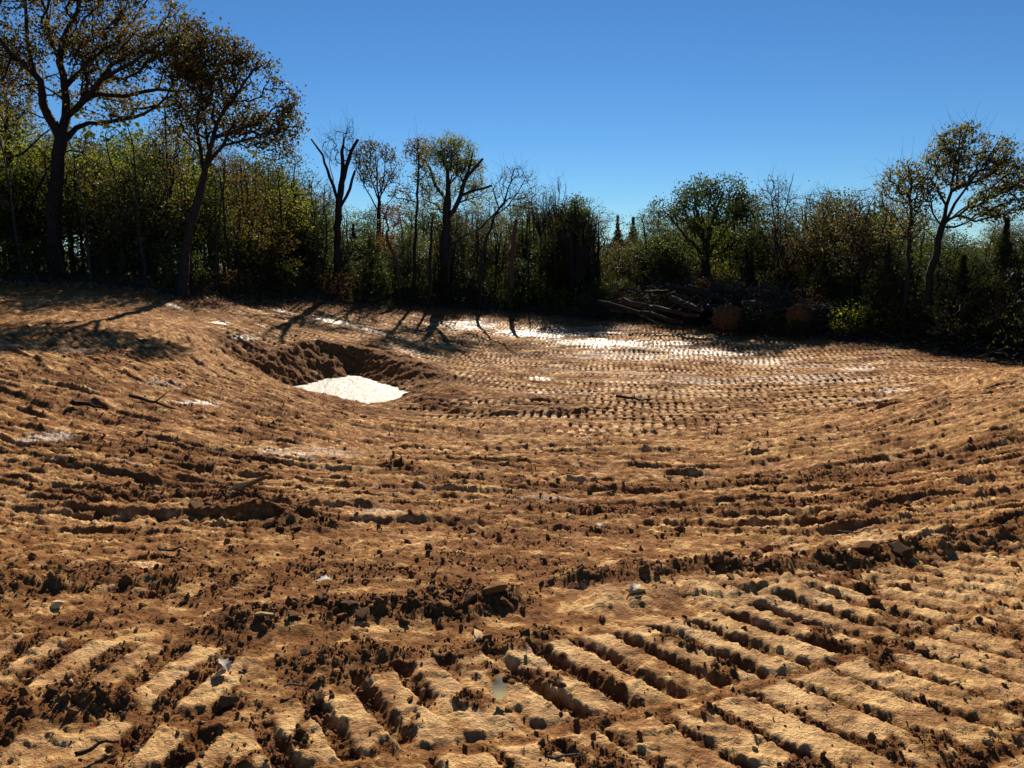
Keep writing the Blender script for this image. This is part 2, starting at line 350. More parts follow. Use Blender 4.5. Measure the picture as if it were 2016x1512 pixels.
    h = h+(1-lit)*(.008+.022*nf)*stk*(1-.6*wet)
    stk = sstep(-.32, .36, stk)
    return dict(h=h, streak=stk, crumb=cr, wet=wet, litter=lit, smear=np.clip(smear+.5*beltm*(1-np.clip(groove, 0, 1))+.5*far_s, 0, 1))
def gz(x, y, fine=True): return float(terrain(np.array([x]), np.array([y]), fine)['h'][0])
def gzs(xs, ys): return terrain(np.asarray(xs), np.asarray(ys), False)['h']

# ------------------------------------------------------------------ materials
def new_mat(name):
    m = bpy.data.materials.new(name); m.use_nodes = True; t = m.node_tree; t.nodes.clear()
    o = t.nodes.new('ShaderNodeOutputMaterial'); b = t.nodes.new('ShaderNodeBsdfPrincipled'); t.links.new(b.outputs[0], o.inputs[0])
    return m, t, b, o
def N(t, typ, **kw):
    n = t.nodes.new(typ)
    for k, v in kw.items():
        if k in n.inputs: n.inputs[k].default_value = v
        else: setattr(n, k, v)
    return n
def mixc(t, fac, a, b, mode='MIX'):
    n = t.nodes.new('ShaderNodeMix'); n.data_type = 'RGBA'; n.blend_type = mode
    for i, s in ((0, fac), (6, a), (7, b)):
        if isinstance(s, bpy.types.NodeSocket): t.links.new(s, n.inputs[i])
        else: n.inputs[i].default_value = s if i == 0 else (*s, 1)
    return n.outputs[2]
def mathn(t, op, a, b=0.0, clamp=False):
    n = t.nodes.new('ShaderNodeMath'); n.operation = op; n.use_clamp = clamp
    for i, s in ((0, a), (1, b)):
        if isinstance(s, bpy.types.NodeSocket): t.links.new(s, n.inputs[i])
        else: n.inputs[i].default_value = s
    return n.outputs[0]
def ramp(t, fac, stops):
    n = t.nodes.new('ShaderNodeValToRGB'); t.links.new(fac, n.inputs[0]); e = n.color_ramp.elements
    while len(e) < len(stops): e.new(.5)
    for el, (p, c) in zip(e, stops): el.position = p; el.color = (*c, 1)
    return n.outputs[0]
def noise(t, scale, detail=4, rough=.55, vec=None, dist=0):
    n = N(t, 'ShaderNodeTexNoise', Scale=scale, Detail=detail, Roughness=rough, Distortion=dist)
    if vec is not None: t.links.new(vec, n.inputs['Vector'])
    return n.outputs['Fac']

def mat_ground():
    m, t, b, o = new_mat('red_clay_soil')
    geo = N(t, 'ShaderNodeNewGeometry'); P = geo.outputs['Position']
    A = {k: N(t, 'ShaderNodeAttribute', attribute_name=k).outputs['Fac'] for k in ('crumb', 'wet', 'litter', 'smear', 'streak')}
    n1 = noise(t, .35, 5, .6, P); n2 = noise(t, 2.6, 6, .62, P); n3 = noise(t, 14, 6, .65, P); n4 = noise(t, 70, 4, .6, P)
    clay = ramp(t, n2, [(.25, (.24, .102, .034)), (.5, (.38, .185, .063)), (.72, (.58, .325, .120))])
    red = ramp(t, n3, [(.3, (.20, .070, .024)), (.7, (.33, .130, .044))])
    soil = mixc(t, mathn(t, 'MULTIPLY', ramp(t, n1, [(.42, (0, 0, 0)), (.62, (1, 1, 1))]), .65), clay, red)
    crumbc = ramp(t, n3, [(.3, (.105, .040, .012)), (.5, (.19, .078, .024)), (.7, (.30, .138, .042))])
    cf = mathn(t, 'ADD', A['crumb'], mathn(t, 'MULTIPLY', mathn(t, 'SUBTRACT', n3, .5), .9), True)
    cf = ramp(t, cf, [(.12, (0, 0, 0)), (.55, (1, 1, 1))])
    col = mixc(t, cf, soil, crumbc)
    pale = ramp(t, n3, [(.3, (.58, .325, .115)), (.7, (.84, .545, .225))])
    sf = mathn(t, 'MULTIPLY', A['smear'], ramp(t, n2, [(.35, (.15,)*3), (.6, (1, 1, 1))]), True)
    sf = mathn(t, 'MULTIPLY', sf, mathn(t, 'SUBTRACT', 1.0, cf), True)
    col = mixc(t, mathn(t, 'MULTIPLY', sf, .75), col, pale)
    fleck = ramp(t, noise(t, 38, 3, .5, P), [(.66, (0, 0, 0)), (.74, (1, 1, 1))])
    col = mixc(t, mathn(t, 'MULTIPLY', fleck, .35), col, (.62, .40, .18))
    stv = mathn(t, 'ADD', A['streak'], mathn(t, 'MULTIPLY', mathn(t, 'SUBTRACT', n3, .5), .5), True)
    dk = mathn(t, 'MULTIPLY', ramp(t, stv, [(.12, (1, 1, 1)), (.52, (0, 0, 0))]), mathn(t, 'SUBTRACT', .72, mathn(t, 'MULTIPLY', sf, .45)), True)
    col = mixc(t, dk, col, (.155, .062, .020))
    lt = mathn(t, 'MULTIPLY', ramp(t, stv, [(.66, (0, 0, 0)), (.90, (1, 1, 1))]), mathn(t, 'SUBTRACT', .85, mathn(t, 'MULTIPLY', cf, .6)), True)
    col = mixc(t, lt, col, pale)
    silt = ramp(t, n4, [(.3, (.42, .30, .19)), (.7, (.60, .47, .34))])
    wf = mathn(t, 'ADD', A['wet'], mathn(t, 'MULTIPLY', mathn(t, 'SUBTRACT', n3, .5), .5), True)
    wf = mathn(t, 'MULTIPLY', wf, ramp(t, A['wet'], [(0, (0, 0, 0)), (.2, (1, 1, 1))]))
    col = mixc(t, mathn(t, 'MULTIPLY', wf, .42), col, silt)
    lit = ramp(t, noise(t, 9, 6, .7, P), [(.3, (.030, .020, .012)), (.55, (.085, .055, .032)), (.75, (.17, .115, .07))])
    col = mixc(t, A['litter'], col, lit)
    t.links.new(col, b.inputs['Base Color'])
    ro = mathn(t, 'SUBTRACT', .92, mathn(t, 'MULTIPLY', wf, .40))
    ro = mathn(t, 'ADD', ro, mathn(t, 'MULTIPLY', A['litter'], .2), True); ro = mathn(t, 'SUBTRACT', ro, mathn(t, 'MULTIPLY', sf, .30))
    t.links.new(ro, b.inputs['Roughness'])
    t.links.new(mathn(t, 'ADD', mathn(t, 'ADD', .06, mathn(t, 'MULTIPLY', sf, .08)), mathn(t, 'MULTIPLY', wf, .6)), b.inputs['Specular IOR Level'])
    hsum = mathn(t, 'ADD', mathn(t, 'MULTIPLY', n3, .6), mathn(t, 'MULTIPLY', n4, .35))
    hsum = mathn(t, 'ADD', hsum, mathn(t, 'MULTIPLY', noise(t, 240, 3, .6, P), .12))
    bp = N(t, 'ShaderNodeBump', Strength=1.0, Distance=.045); t.links.new(hsum, bp.inputs['Height']); t.links.new(bp.outputs[0], b.inputs['Normal'])
    return m
def mat_soil(name, ca, cb, scale=30, rough=.9, bump=.012):
    m, t, b, o = new_mat(name)
    tc = N(t, 'ShaderNodeTexCoord'); oi = N(t, 'ShaderNodeObjectInfo')
    n = noise(t, scale, 5, .65, tc.outputs['Object'])
    c = ramp(t, n, [(.3, ca), (.7, cb)])
    hs = N(t, 'ShaderNodeHueSaturation'); t.links.new(c, hs.inputs['Color'])
    t.links.new(mathn(t, 'ADD', .65, mathn(t, 'MULTIPLY', oi.outputs['Random'], .7)), hs.inputs['Value'])
    t.links.new(hs.outputs[0], b.inputs['Base Color']); b.inputs['Roughness'].default_value = rough; b.inputs['Specular IOR Level'].default_value = .2
    bp = N(t, 'ShaderNodeBump', Strength=.8, Distance=bump); t.links.new(n, bp.inputs['Height']); t.links.new(bp.outputs[0], b.inputs['Normal'])
    return m
def mat_bark(name, ca, cb):
    m, t, b, o = new_mat(name)
    geo = N(t, 'ShaderNodeNewGeometry'); mp = N(t, 'ShaderNodeMapping'); mp.inputs['Scale'].default_value = (9, 9, 1.6)
    t.links.new(geo.outputs['Position'], mp.inputs[0])
    n = noise(t, 2.2, 6, .7, mp.outputs[0], .4)
    t.links.new(ramp(t, n, [(.35, ca), (.65, cb)]), b.inputs['Base Color']); b.inputs['Roughness'].default_value = .9
    b.inputs['Specular IOR Level'].default_value = .2
    bp = N(t, 'ShaderNodeBump', Strength=.9, Distance=.03); t.links.new(n, bp.inputs['Height']); t.links.new(bp.outputs[0], b.inputs['Normal'])
    return m
def mat_leaf(name, stops, transl=.45, rough=.5, spec=.35):
    m, t, b, o = new_mat(name)
    tone = N(t, 'ShaderNodeAttribute', attribute_name='tone').outputs['Fac']; oi = N(t, 'ShaderNodeObjectInfo')
    tc = N(t, 'ShaderNodeTexCoord'); cl = noise(t, .9, 2, .5, tc.outputs['Object'])
    f = mathn(t, 'ADD', mathn(t, 'MULTIPLY', tone, .55), mathn(t, 'MULTIPLY', cl, .5)); f = mathn(t, 'ADD', f, mathn(t, 'MULTIPLY', mathn(t, 'SUBTRACT', oi.outputs['Random'], .5), .3), True)
    c = ramp(t, f, stops)
    t.links.new(c, b.inputs['Base Color']); b.inputs['Roughness'].default_value = max(rough, .6); b.inputs['Specular IOR Level'].default_value = spec*.45
    tr = N(t, 'ShaderNodeBsdfTranslucent'); c2 = mixc(t, 1.0, c, (1.65, 1.65, .8), 'MULTIPLY'); t.links.new(c2, tr.inputs[0])
    mx = N(t, 'ShaderNodeMixShader', Fac=transl); t.links.new(b.outputs[0], mx.inputs[1]); t.links.new(tr.outputs[0], mx.inputs[2]); t.links.new(mx.outputs[0], o.inputs[0])
    return m
def mat_water():
    m, t, b, o = new_mat('milky_mud_water')
    geo = N(t, 'ShaderNodeNewGeometry'); n = noise(t, 3.5, 6, .6, geo.outputs['Position'], .6); n2 = noise(t, 26, 4, .6, geo.outputs['Position'])
    wc = ramp(t, n, [(.3, (.30, .25, .18)), (.7, (.46, .42, .34))]); scum = ramp(t, noise(t, 5, 8, .75, geo.outputs['Position'], 1.2), [(.60, (0, 0, 0)), (.68, (1, 1, 1))])
    t.links.new(mixc(t, mathn(t, 'MULTIPLY', scum, .6), wc, (.20, .13, .07)), b.inputs['Base Color'])
    b.inputs['Roughness'].default_value = .26; b.inputs['IOR'].default_value = 1.33; b.inputs['Specular IOR Level'].default_value = .32
    hh = mathn(t, 'ADD', n, mathn(t, 'MULTIPLY', n2, .45))
    bp = N(t, 'ShaderNodeBump', Strength=.9, Distance=.06); t.links.new(hh, bp.inputs['Height']); t.links.new(bp.outputs[0], b.inputs['Normal'])
    return m
M = dict(
    ground=mat_ground(), water=mat_water(),
    clod=mat_soil('clay_clod', (.13, .050, .016), (.30, .138, .042)), stone=mat_soil('tan_stone', (.55, .34, .14), (.80, .56, .27), 14),
    rootsoil=mat_soil('root_ball_soil', (.035, .015, .007), (.17, .070, .028), 7, .95, .05),
    bark=mat_bark('dark_oak_bark', (.013, .011, .009), (.040, .032, .025)), graybark=mat_bark('grey_bark', (.020, .018, .015), (.062, .053, .043)),
    redbark=mat_bark('reddish_bark', (.07, .038, .022), (.17, .095, .058)), wood=mat_bark('split_wood', (.26, .18, .10), (.48, .36, .22)),
    deadleaf=mat_leaf('dead_pale_leaf', [(.2, (.40, .37, .34)), (.8, (.66, .64, .62))], .22, .5),
    oak=mat_leaf('bronze_oak_leaf', [(.15, (.042, .035, .014)), (.45, (.090, .060, .020)), (.7, (.095, .085, .027)), (.9, (.16, .085, .03))], .45, .55, .2),
    lime=mat_leaf('yellow_green_leaf', [(.15, (.045, .064, .012)), (.5, (.10, .122, .02)), (.85, (.26, .24, .038))], .62, .6, .1),
    green=mat_leaf('dark_green_leaf', [(.15, (.020, .031, .010)), (.5, (.042, .060, .017)), (.85, (.095, .105, .032))], .42, .6, .18),
    pale=mat_leaf('pale_green_leaf', [(.15, (.06, .07, .022)), (.5, (.10, .115, .04)), (.85, (.22, .21, .08))], .5, .55, .25),
    olive=mat_leaf('olive_tan_leaf', [(.15, (.05, .05, .018)), (.5, (.11, .095, .034)), (.85, (.17, .14, .05))], .5, .6, .2),
    shiny=mat_leaf('waxy_olive_leaf', [(.15, (.028, .034, .012)), (.5, (.058, .060, .020)), (.85, (.13, .11, .04))], .35, .42, .45),
    russet=mat_leaf('russet_leaf', [(.15, (.07, .03, .012)), (.5, (.15, .065, .022)), (.85, (.22, .12, .035))], .45, .5),
    cedar=mat_leaf('cedar_needle', [(.15, (.012, .019, .009)), (.5, (.024, .034, .015)), (.85, (.045, .052, .024))], .2, .6, .25),
    litterleaf=mat_leaf('fallen_leaf', [(.15, (.06, .035, .018)), (.5, (.14, .085, .045)), (.85, (.28, .20, .12))], .2, .6))

# ------------------------------------------------------------------ ground sheet
def build_ground():
    a_f = np.linspace(-37.5, 37.5, 940); st = a_f[1]-a_f[0]
    side = []; a = 37.5; s = st
    while a < 180: s = min(s*1.25, 6); a += s; side.append(a)
    side = np.array(side); side = 37.5+(side-37.5)*(142.5/(side[-1]-37.5))
    az = np.radians(np.concatenate([-side[::-1][1:], a_f, side]))      # closes at 180
    r1 = np.geomspace(.12, 1.7, 26)[:-1]; r2 = [1.7]
    while r2[-1] < 62: r2.append(r2[-1]*(1.0042 if r2[-1] < 15 else 1.0026 if r2[-1] < 42 else 1.009))
    r3 = np.geomspace(r2[-1]*1.04, 900, 30)
    rr = np.concatenate([r1, r2, r3]); nr, na = len(rr), len(az)
    R, Az = np.meshgrid(rr, az, indexing='ij'); x = (R*np.sin(Az)).ravel(); y = (R*np.cos(Az)).ravel()
    T = terrain(x, y)
    V = np.stack([x, y, T['h']], 1)
    V = np.vstack([V, [[0, 0, float(T['h'][0])]]])
    i = np.arange(nr-1)[:, None]*na; j = np.arange(na)[None, :]; j2 = (j+1) % na
    Q = np.stack([i+j, i+j2, i+j2+na, i+j+na], -1).reshape(-1, 4)[:, ::-1]
    tri = np.stack([np.full(na, nr*na), np.arange(na), (np.arange(na)+1) % na], 1)[:, ::-1]
    me = bpy.data.meshes.new('ground'); me.vertices.add(len(V)); me.vertices.foreach_set('co', V.astype(np.float32).ravel())
    li = np.concatenate([Q.ravel(), tri.ravel()]).astype(np.int32); me.loops.add(len(li)); me.loops.foreach_set('vertex_index', li)
    me.polygons.add(len(Q)+na)
    ls = np.concatenate([np.arange(len(Q))*4, len(Q)*4+np.arange(na)*3]).astype(np.int32); lt = np.concatenate([np.full(len(Q), 4), np.full(na, 3)]).astype(np.int32)
    me.polygons.foreach_set('loop_start', ls); me.polygons.foreach_set('loop_total', lt); me.polygons.foreach_set('use_smooth', np.ones(len(ls), bool))
    me.materials.append(M['ground']); me.update(calc_edges=True)
    for k in ('crumb', 'wet', 'litter', 'smear', 'streak'):
        at_ = me.attributes.new(k, 'FLOAT', 'POINT'); at_.data.foreach_set('value', np.append(T[k], 0).astype(np.float32))
    o = wrap('ground', me); tag(o, 'bare orange clay ground printed with tracks and loose clods', None, None, 'structure')
    print('ground verts', len(V))
    global gzs, gz
    HG = T['h'].reshape(nr, na); lr = np.log(rr)
    def gzs(xs, ys):
        xs = np.asarray(xs, float); ys = np.asarray(ys, float); r = np.maximum(np.hypot(xs, ys), rr[0]); a = np.arctan2(xs, ys)
        i = np.clip(np.searchsorted(rr, r)-1, 0, nr-2); j = np.clip(np.searchsorted(az, a)-1, 0, na-2)
        f = np.clip((r-rr[i])/(rr[i+1]-rr[i]), 0, 1); g = np.clip((a-az[j])/(az[j+1]-az[j]), 0, 1)
        return (HG[i, j]*(1-g)+HG[i, j+1]*g)*(1-f)+(HG[i+1, j]*(1-g)+HG[i+1, j+1]*g)*f
    def gz(x, y, fine=True): return float(gzs([x], [y])[0])
    return o
build_ground()
# puddle water
def flat_sheet(name, outline, z, label):
    P = np.array(outline); c = P.mean(0); n = len(P); rings = 6; V = []; Fc = []
    for k in range(1, rings+1):
        for p in P: q = c+(p-c)*k/rings; V.append((q[0], q[1], z))
    V.append((c[0], c[1], z))
    for k in range(rings-1):
        for i in range(n): j = (i+1) % n; Fc.append((k*n+i, (k+1)*n+i, (k+1)*n+j, k*n+j))
    for i in range(n): Fc.append((rings*n, i, (i+1) % n))
    if sum(P[i, 0]*P[(i+1) % n, 1]-P[(i+1) % n, 0]*P[i, 1] for i in range(n)) < 0: Fc = [f[::-1] for f in Fc]
    o = mesh_obj(name, V, Fc, M['water']); o['kind'] = 'structure'; o['label'] = label
    return o
pc = PUD.mean(0)
flat_sheet('puddle', [pc+(p-pc)*1.10 for p in PUD], PUD_Z, 'milky white puddle in the dug pit of the basin')
for i, (cx, cy, a, b, z) in enumerate(filmw):
    out = []
    for k in range(26):
        th = 2*math.pi*k/26; q = 1+.22*math.sin(3*th+i)+.12*math.sin(7*th+i*2); px, py = a*.9*q*math.cos(th), b*.85*q*math.sin(th)
        c_, s_ = math.cos(HD1), math.sin(HD1); out.append((cx+px*c_-py*s_, cy+px*s_+py*c_))
    zz = float(np.median(gzs([p[0]*.5+cx*.5 for p in out], [p[1]*.5+cy*.5 for p in out])))
    flat_sheet('puddle', out, zz-.022, 'thin film of pale water standing in track prints')

# ------------------------------------------------------------------ tree builder
def tubes(chains):
    V = []; Fc = []
    for pts, rad in chains:
        pts = np.asarray(pts, float); n = len(pts)
        if n < 2: continue
        R = max(rad); k = 3 if R < .022 else (5 if R < .07 else (7 if R < .15 else 10))
        base = len(V); tn = np.gradient(pts, axis=0); tn /= np.linalg.norm(tn, axis=1)[:, None]+1e-9
        up = np.array([1., .2, .1]) if abs(tn[0][0]) < .8 else np.array([0, 0, 1.])
        a = np.cross(tn[0], up); a /= np.linalg.norm(a)
        for i in range(n):
            a = a-tn[i]*a.dot(tn[i]); a /= np.linalg.norm(a)+1e-9; b = np.cross(tn[i], a)
            for j in range(k):
                th = 2*math.pi*j/k; rr = rad[i]*(1+(.09*math.sin(j*2.3+i*1.1) if k > 5 else 0))
                V.append(pts[i]+rr*(math.cos(th)*a+math.sin(th)*b))
        for i in range(n-1):
            for j in range(k):
                j2 = (j+1) % k; Fc.append((base+i*k+j, base+i*k+j2, base+(i+1)*k+j2, base+(i+1)*k+j))
        Fc.append(tuple(base+(n-1)*k+j for j in range(k)))
    return V, Fc
def skeleton(limbs, attr, bf=.35, R0=.2, e=2.4, tip=.008, rs=None):
    """limbs: list of (pts, radii); attr: (n,3) crown points joined greedily to the nearest limb"""
    P = []; par = []; path = []; rmin = []
    for pts, rad in limbs:
        pts = [np.asarray(p, float) for p in pts]
        if P:
            q = np.array(P); j = int(np.argmin(((q-pts[0])**2).sum(1))); start = 1 if np.linalg.norm(q[j]-pts[0]) < .35 else 0
        else: j = -1; start = 0
        prev = j; lastp = P[j] if j >= 0 else pts[0]; lastr = rmin[j] if j >= 0 else rad[0]
        for i in range(start, len(pts)):
            seg = np.linalg.norm(pts[i]-lastp); ns = max(1, int(seg/.4)) if (i or j >= 0) else 1
            for k in range(1, ns+1):
                f = k/ns; pt = lastp+(pts[i]-lastp)*f if (prev >= 0) else pts[i]
                if 0 < f < 1: pt = pt+rs.normal(0, .025, 3)
                P.append(pt); par.append(prev); path.append((path[prev] if prev >= 0 else 0)+seg/ns)
                rmin.append(min(lastr, rad[0])*(1-f)+rad[i]*f if prev >= 0 else rad[0]); prev = len(P)-1
            lastp = pts[i]; lastr = rad[i]
    nf = len(P)
    if len(attr):
        A = np.asarray(attr, float); q = np.array(P); pl = np.array(path)
        D = np.sqrt(((A[:, None]-q[None])**2).sum(-1)); below = (q[None, :, 2] > A[:, None, 2]+.3)*.6
        cost = D+bf*pl[None]+below; par_a = cost.argmin(1); best = cost.min(1); alive = np.ones(len(A), bool)
        # trees do not branch from the lowest part of the bole
        for _ in range(len(A)):
            i = int(np.argmin(np.where(alive, best, 1e9))); alive[i] = False; pr = int(par_a[i]); seg = np.linalg.norm(A[i]-P[pr])
            if seg > .7:
                ns = int(seg/.45)+1; p0 = P[pr]; d = A[i]-p0
                for k in range(1, ns):
                    P.append(p0+d*k/ns+np.array([0, 0, .12*seg*math.sin(math.pi*k/ns)*(-.4)])+rs.normal(0, .04, 3)); par.append(pr); path.append(path[pr]+seg/ns); rmin.append(0); pr = len(P)-1
            P.append(A[i]); par.append(pr); path.append(path[pr]+seg); rmin.append(0)
            new = len(P)-1; c = np.sqrt(((A-A[i])**2).sum(1))+bf*path[new]+(A[i, 2] > A[:, 2]+.3)*.6
            up = alive & (c < best); best[up] = c[up]; par_a[up] = new
    n = len(P); P = np.array(P); cnt = np.zeros(n); kids = [[] for _ in range(n)]
    for i in range(n):
        if par[i] >= 0: kids[par[i]].append(i)
    order = np.argsort(path, kind='stable')[::-1]
    for i in order: 
        if not kids[i]: cnt[i] += 1
        if par[i] >= 0: cnt[par[i]] += cnt[i]
    r = np.maximum(tip, .012*cnt**(1/e)); r = np.minimum(r, R0)
    rm = np.array(rmin); r = np.where(rm > 0, np.maximum(np.minimum(r, rm), rm*.96), r)
    for i in np.argsort(path, kind='stable'):
        if par[i] >= 0: r[i] = min(r[i], r[par[i]]) if rm[i] == 0 else r[i]
    chains = []; done = np.zeros(n, bool)
    for i in np.argsort(path, kind='stable'):
        if done[i]: continue
        ch = [i]; done[i] = True; j = i
        while kids[j]:
            ks = [k for k in kids[j] if not done[k]]
            if not ks: break
            j = max(ks, key=lambda k: r[k]); ch.append(j); done[j] = True
        pts = [P[k] for k in ch]; rad = [r[k] for k in ch]
        if par[i] >= 0: pts = [P[par[i]]]+pts; rad = [rad[0]]+rad
        if len(pts) == 1: continue
        chains.append((pts, rad))
    tips = P[nf:] if len(P) > nf else P[-1:]
    return chains, tips
def leaves(centers, per, sig, size, rs, mat, name='crown', aspect=1.7, flat=.0, updir=None):
    n = len(centers)*per
    if n == 0: return None
    c = np.repeat(centers, per, 0)+rs.normal(0, 1, (n, 3))*(np.repeat(np.broadcast_to(sig, (len(centers),)), per)[:, None]*np.array([1, 1, .75]))
    d = rs.normal(0, 1, (n, 3)); d /= np.linalg.norm(d, axis=1)[:, None]
    if updir is not None: d = d*.6+updir(c); d /= np.linalg.norm(d, axis=1)[:, None]
    e = np.cross(d, rs.normal(0, 1, (n, 3))); e /= np.linalg.norm(e, axis=1)[:, None]
    s = np.repeat(np.broadcast_to(size, (len(centers),)), per)[:, None]*rs.uniform(.55, 1.35, (n, 1)); nrm = np.cross(d, e)
    a = c-d*s*.5; b = c+e*s*.5/aspect+nrm*s*.08; cc = c+d*s*.5; dd = c-e*s*.5/aspect+nrm*s*.08
    V = np.stack([a, b, cc, dd], 1).reshape(-1, 3)
    return quads_mesh(name, V, 4, mat, rs.rand(n))
def ell_points(ells, n, rs, keep=None, shell=.0):
    """ells: (cx,cy,cz,rx,ry,rz,weight)"""
    w_ = np.array([e[6]*e[3]*e[4]*e[5] for e in ells])**.8; w_ /= w_.sum(); out = []
    for e, k in zip(ells, rs.multinomial(n, w_)):
        d = rs.normal(0, 1, (k, 3)); d /= np.linalg.norm(d, axis=1)[:, None]+1e-9
        q = rs.rand(k, 1)**(1/3.0)*(1-shell)+shell*rs.uniform(.75, 1, (k, 1))
        out.append(np.array(e[:3])+d*q*np.array(e[3:6]))
    return np.vstack(out)
def finish_tree(t, chains, leafme, bark, extra=None):
    V, Fc = tubes(chains); mesh_obj('trunk', V, Fc, M[bark], t)
    if leafme is not None: wrap('crown', leafme, t)
def hero(name, label, cat, Y, limbs, crowns, leaf, nattr=350, per=12, sig=.2, size=.13, bark='bark', R0=.2, depth=None, seed=1, sink=.25, bf=.35, shell=.2, group=None, twig=0, tip=.008):
    """limbs: [([(u,v[,dy])...], r0, r1)]; crowns: [(u,v,ru,rv,weight[,dy])] measured off the photograph at distance Y"""
    rs = np.random.RandomState(seed); px = F/Y
    b = at(limbs[0][0][0][0], limbs[0][0][0][1], Y); gzv = float(gzs([b[0]], [b[1]])[0]); o = np.array([b[0], b[1], gzv])
    L = []
    for k, (pts, r0, r1) in enumerate(limbs):
        q = []; drift = 0 if k == 0 else rs.uniform(-1, 1)
        for i, p in enumerate(pts):
            dy = p[2] if len(p) > 2 else drift*1.4*(i/max(1, len(pts)-1))
            w0 = at(p[0], p[1], Y); w0[0] *= (Y+dy)/Y; w0[2] = EYE+(w0[2]-EYE)*(Y+dy)/Y; w0[1] = Y+dy; q.append(w0-o)
        if k == 0: q[0][2] = -sink
        L.append((q, list(np.linspace(r0, r1, len(q)))))
    if L[0][1][0] > .12:       # root flare
        q, rad = L[0]; q.insert(1, q[0]+(q[1]-q[0])*min(.9, .75/np.linalg.norm(q[1]-q[0]))); rad.insert(1, rad[0]); rad[0] *= 1.55
    E = []
    for c in crowns:
        dy = c[5] if len(c) > 5 else 0; w0 = at(c[0], c[1], Y)-o
        E.append((w0[0], dy, w0[2], c[2]/px, (depth or 1.0)*max(c[2], c[3])/px, c[3]/px, c[4]))
    A = ell_points(E, nattr, rs, shell=shell) if E else np.zeros((0, 3))
    if len(A):
        nn = np.array([math.sin(a[0]*1.9+a[1]*.7+seed)+math.sin(a[2]*2.3-a[1]*1.3)+math.sin(a[1]*2.1+a[0]) for a in A])
        A = A[nn > -1.1+.3*rs.randn(len(A))]
    ch, tips = skeleton(L, A, bf=bf, R0=L[0][1][0], rs=rs, tip=tip)
    if twig and len(A):
        for p in tips[rs.rand(len(tips)) < twig]:
            d = rs.normal(0, .35, 3)+np.array([0, 0, .35]); ch.append(([p, p+d*.5, p+d], [.006, .004, .003]))
    t = thing(name, label, cat, tuple(o), group)
    lm = None
    if per and len(A):
        own = A if len(A) < 1e9 else tips
        lm = leaves(own, per, sig, size, rs, M[leaf])
    finish_tree(t, ch, lm, bark)
    return t

H = hero
H('oak_tree', 'massive spreading oak at the far left with thick forked limbs over the clearing edge', 'tree', 31.5,
  [([(113, 552), (108, 450), (112, 350), (121, 282)], .31, .25),
   ([(121, 282), (111, 254), (84, 205, -.4), (80, 160, -.8), (52, 128, -1), (25, 111, -1.2), (0, 78, -1.4), (-50, 40, -1.6)], .2, .05),
   ([(80, 160, -.8), (61, 123, .2), (53, 61, .6), (49, 0, 1), (45, -60, 1)], .11, .04),
   ([(121, 282), (130, 230, .3), (127, 172, .5), (117, 123, .3), (123, 82, 0), (143, 41, -.4), (156, 0, -.8), (168, -70, -1)], .19, .05),
   ([(130, 230, .3), (158, 205, -.4), (180, 185, -1), (189, 168, -1.3), (230, 139, -1.8), (262, 123, -2), (320, 82, -2.4)], .14, .04),
   ([(180, 185, -1), (246, 189, -.6), (312, 176, -.2), (349, 180, .2), (400, 168, .4)], .09, .03),
   ([(123, 276), (150, 252, .6), (176, 242, 1), (221, 238, 1.3), (262, 232, 1.6), (303, 213, 2), (349, 205, 2.4)], .12, .04),
   ([(127, 172, .5), (156, 143, 1), (193, 107, 1.4), (230, 82, 1.8), (262, 41, 2), (290, 0, 2)], .11, .03),
   ([(117, 123, .3), (95, 70, 1.6), (100, 10, 2.2)], .07, .03), ([(25, 111, -1.2), (10, 150, -2), (-20, 170, -2.4)], .05, .02),
   ([(112, 300), (140, 296, -.5), (165, 300, -1), (185, 330, -1.4)], .04, .015)],
  [(40, 20, 110, 90, 1), (190, 30, 140, 80, 1.2), (300, 80, 90, 80, 1.5), (340, 140, 60, 70, 1.5), (120, -90, 220, 80, .8), (250, 150, 100, 60, 1.1), (10, 150, 60, 80, 1), (335, 50, 45, 48, 1.6), (110, 130, 100, 70, .7), (200, 210, 60, 40, .4), (270, 200, 70, 30, .7)],
  'oak', 3100, 11, .15, .13, seed=3, depth=.9, bf=.25, sink=.4)
H('oak_tree', 'dark oak leaning right whose rounded crown overhangs the mud with brownish leaves', 'tree', 30,
  [([(357, 577), (364, 500), (373, 451), (390, 395), (402, 345)], .19, .13),
   ([(402, 345), (394, 287, .3), (381, 246, .6), (357, 205, .9), (335, 185, 1)], .085, .03),
   ([(402, 345), (412, 300, -.2), (426, 246, -.4), (443, 213, -.6), (480, 164, -1), (505, 130, -1.2)], .1, .03),
   ([(408, 325), (439, 287, -.8), (472, 279, -1), (500, 271, -1.1), (540, 255, -1.3)], .075, .025),
   ([(400, 320), (377, 287, -.8), (349, 266, -1.2)], .04, .015), ([(412, 300, -.2), (400, 220, .2), (395, 150, .5), (400, 100, .7)], .06, .02)],
  [(430, 130, 80, 62, 1), (490, 155, 60, 55, 1), (535, 205, 50, 50, 1), (572, 235, 28, 34, 1), (385, 100, 60, 62, 1), (450, 225, 80, 40, .8), (505, 262, 70, 32, .8), (360, 180, 60, 55, .9), (350, 240, 50, 40, .5), (545, 290, 45, 35, .5)],
  'oak', 2000, 7, .15, .13, seed=5, depth=.85, bf=.3)
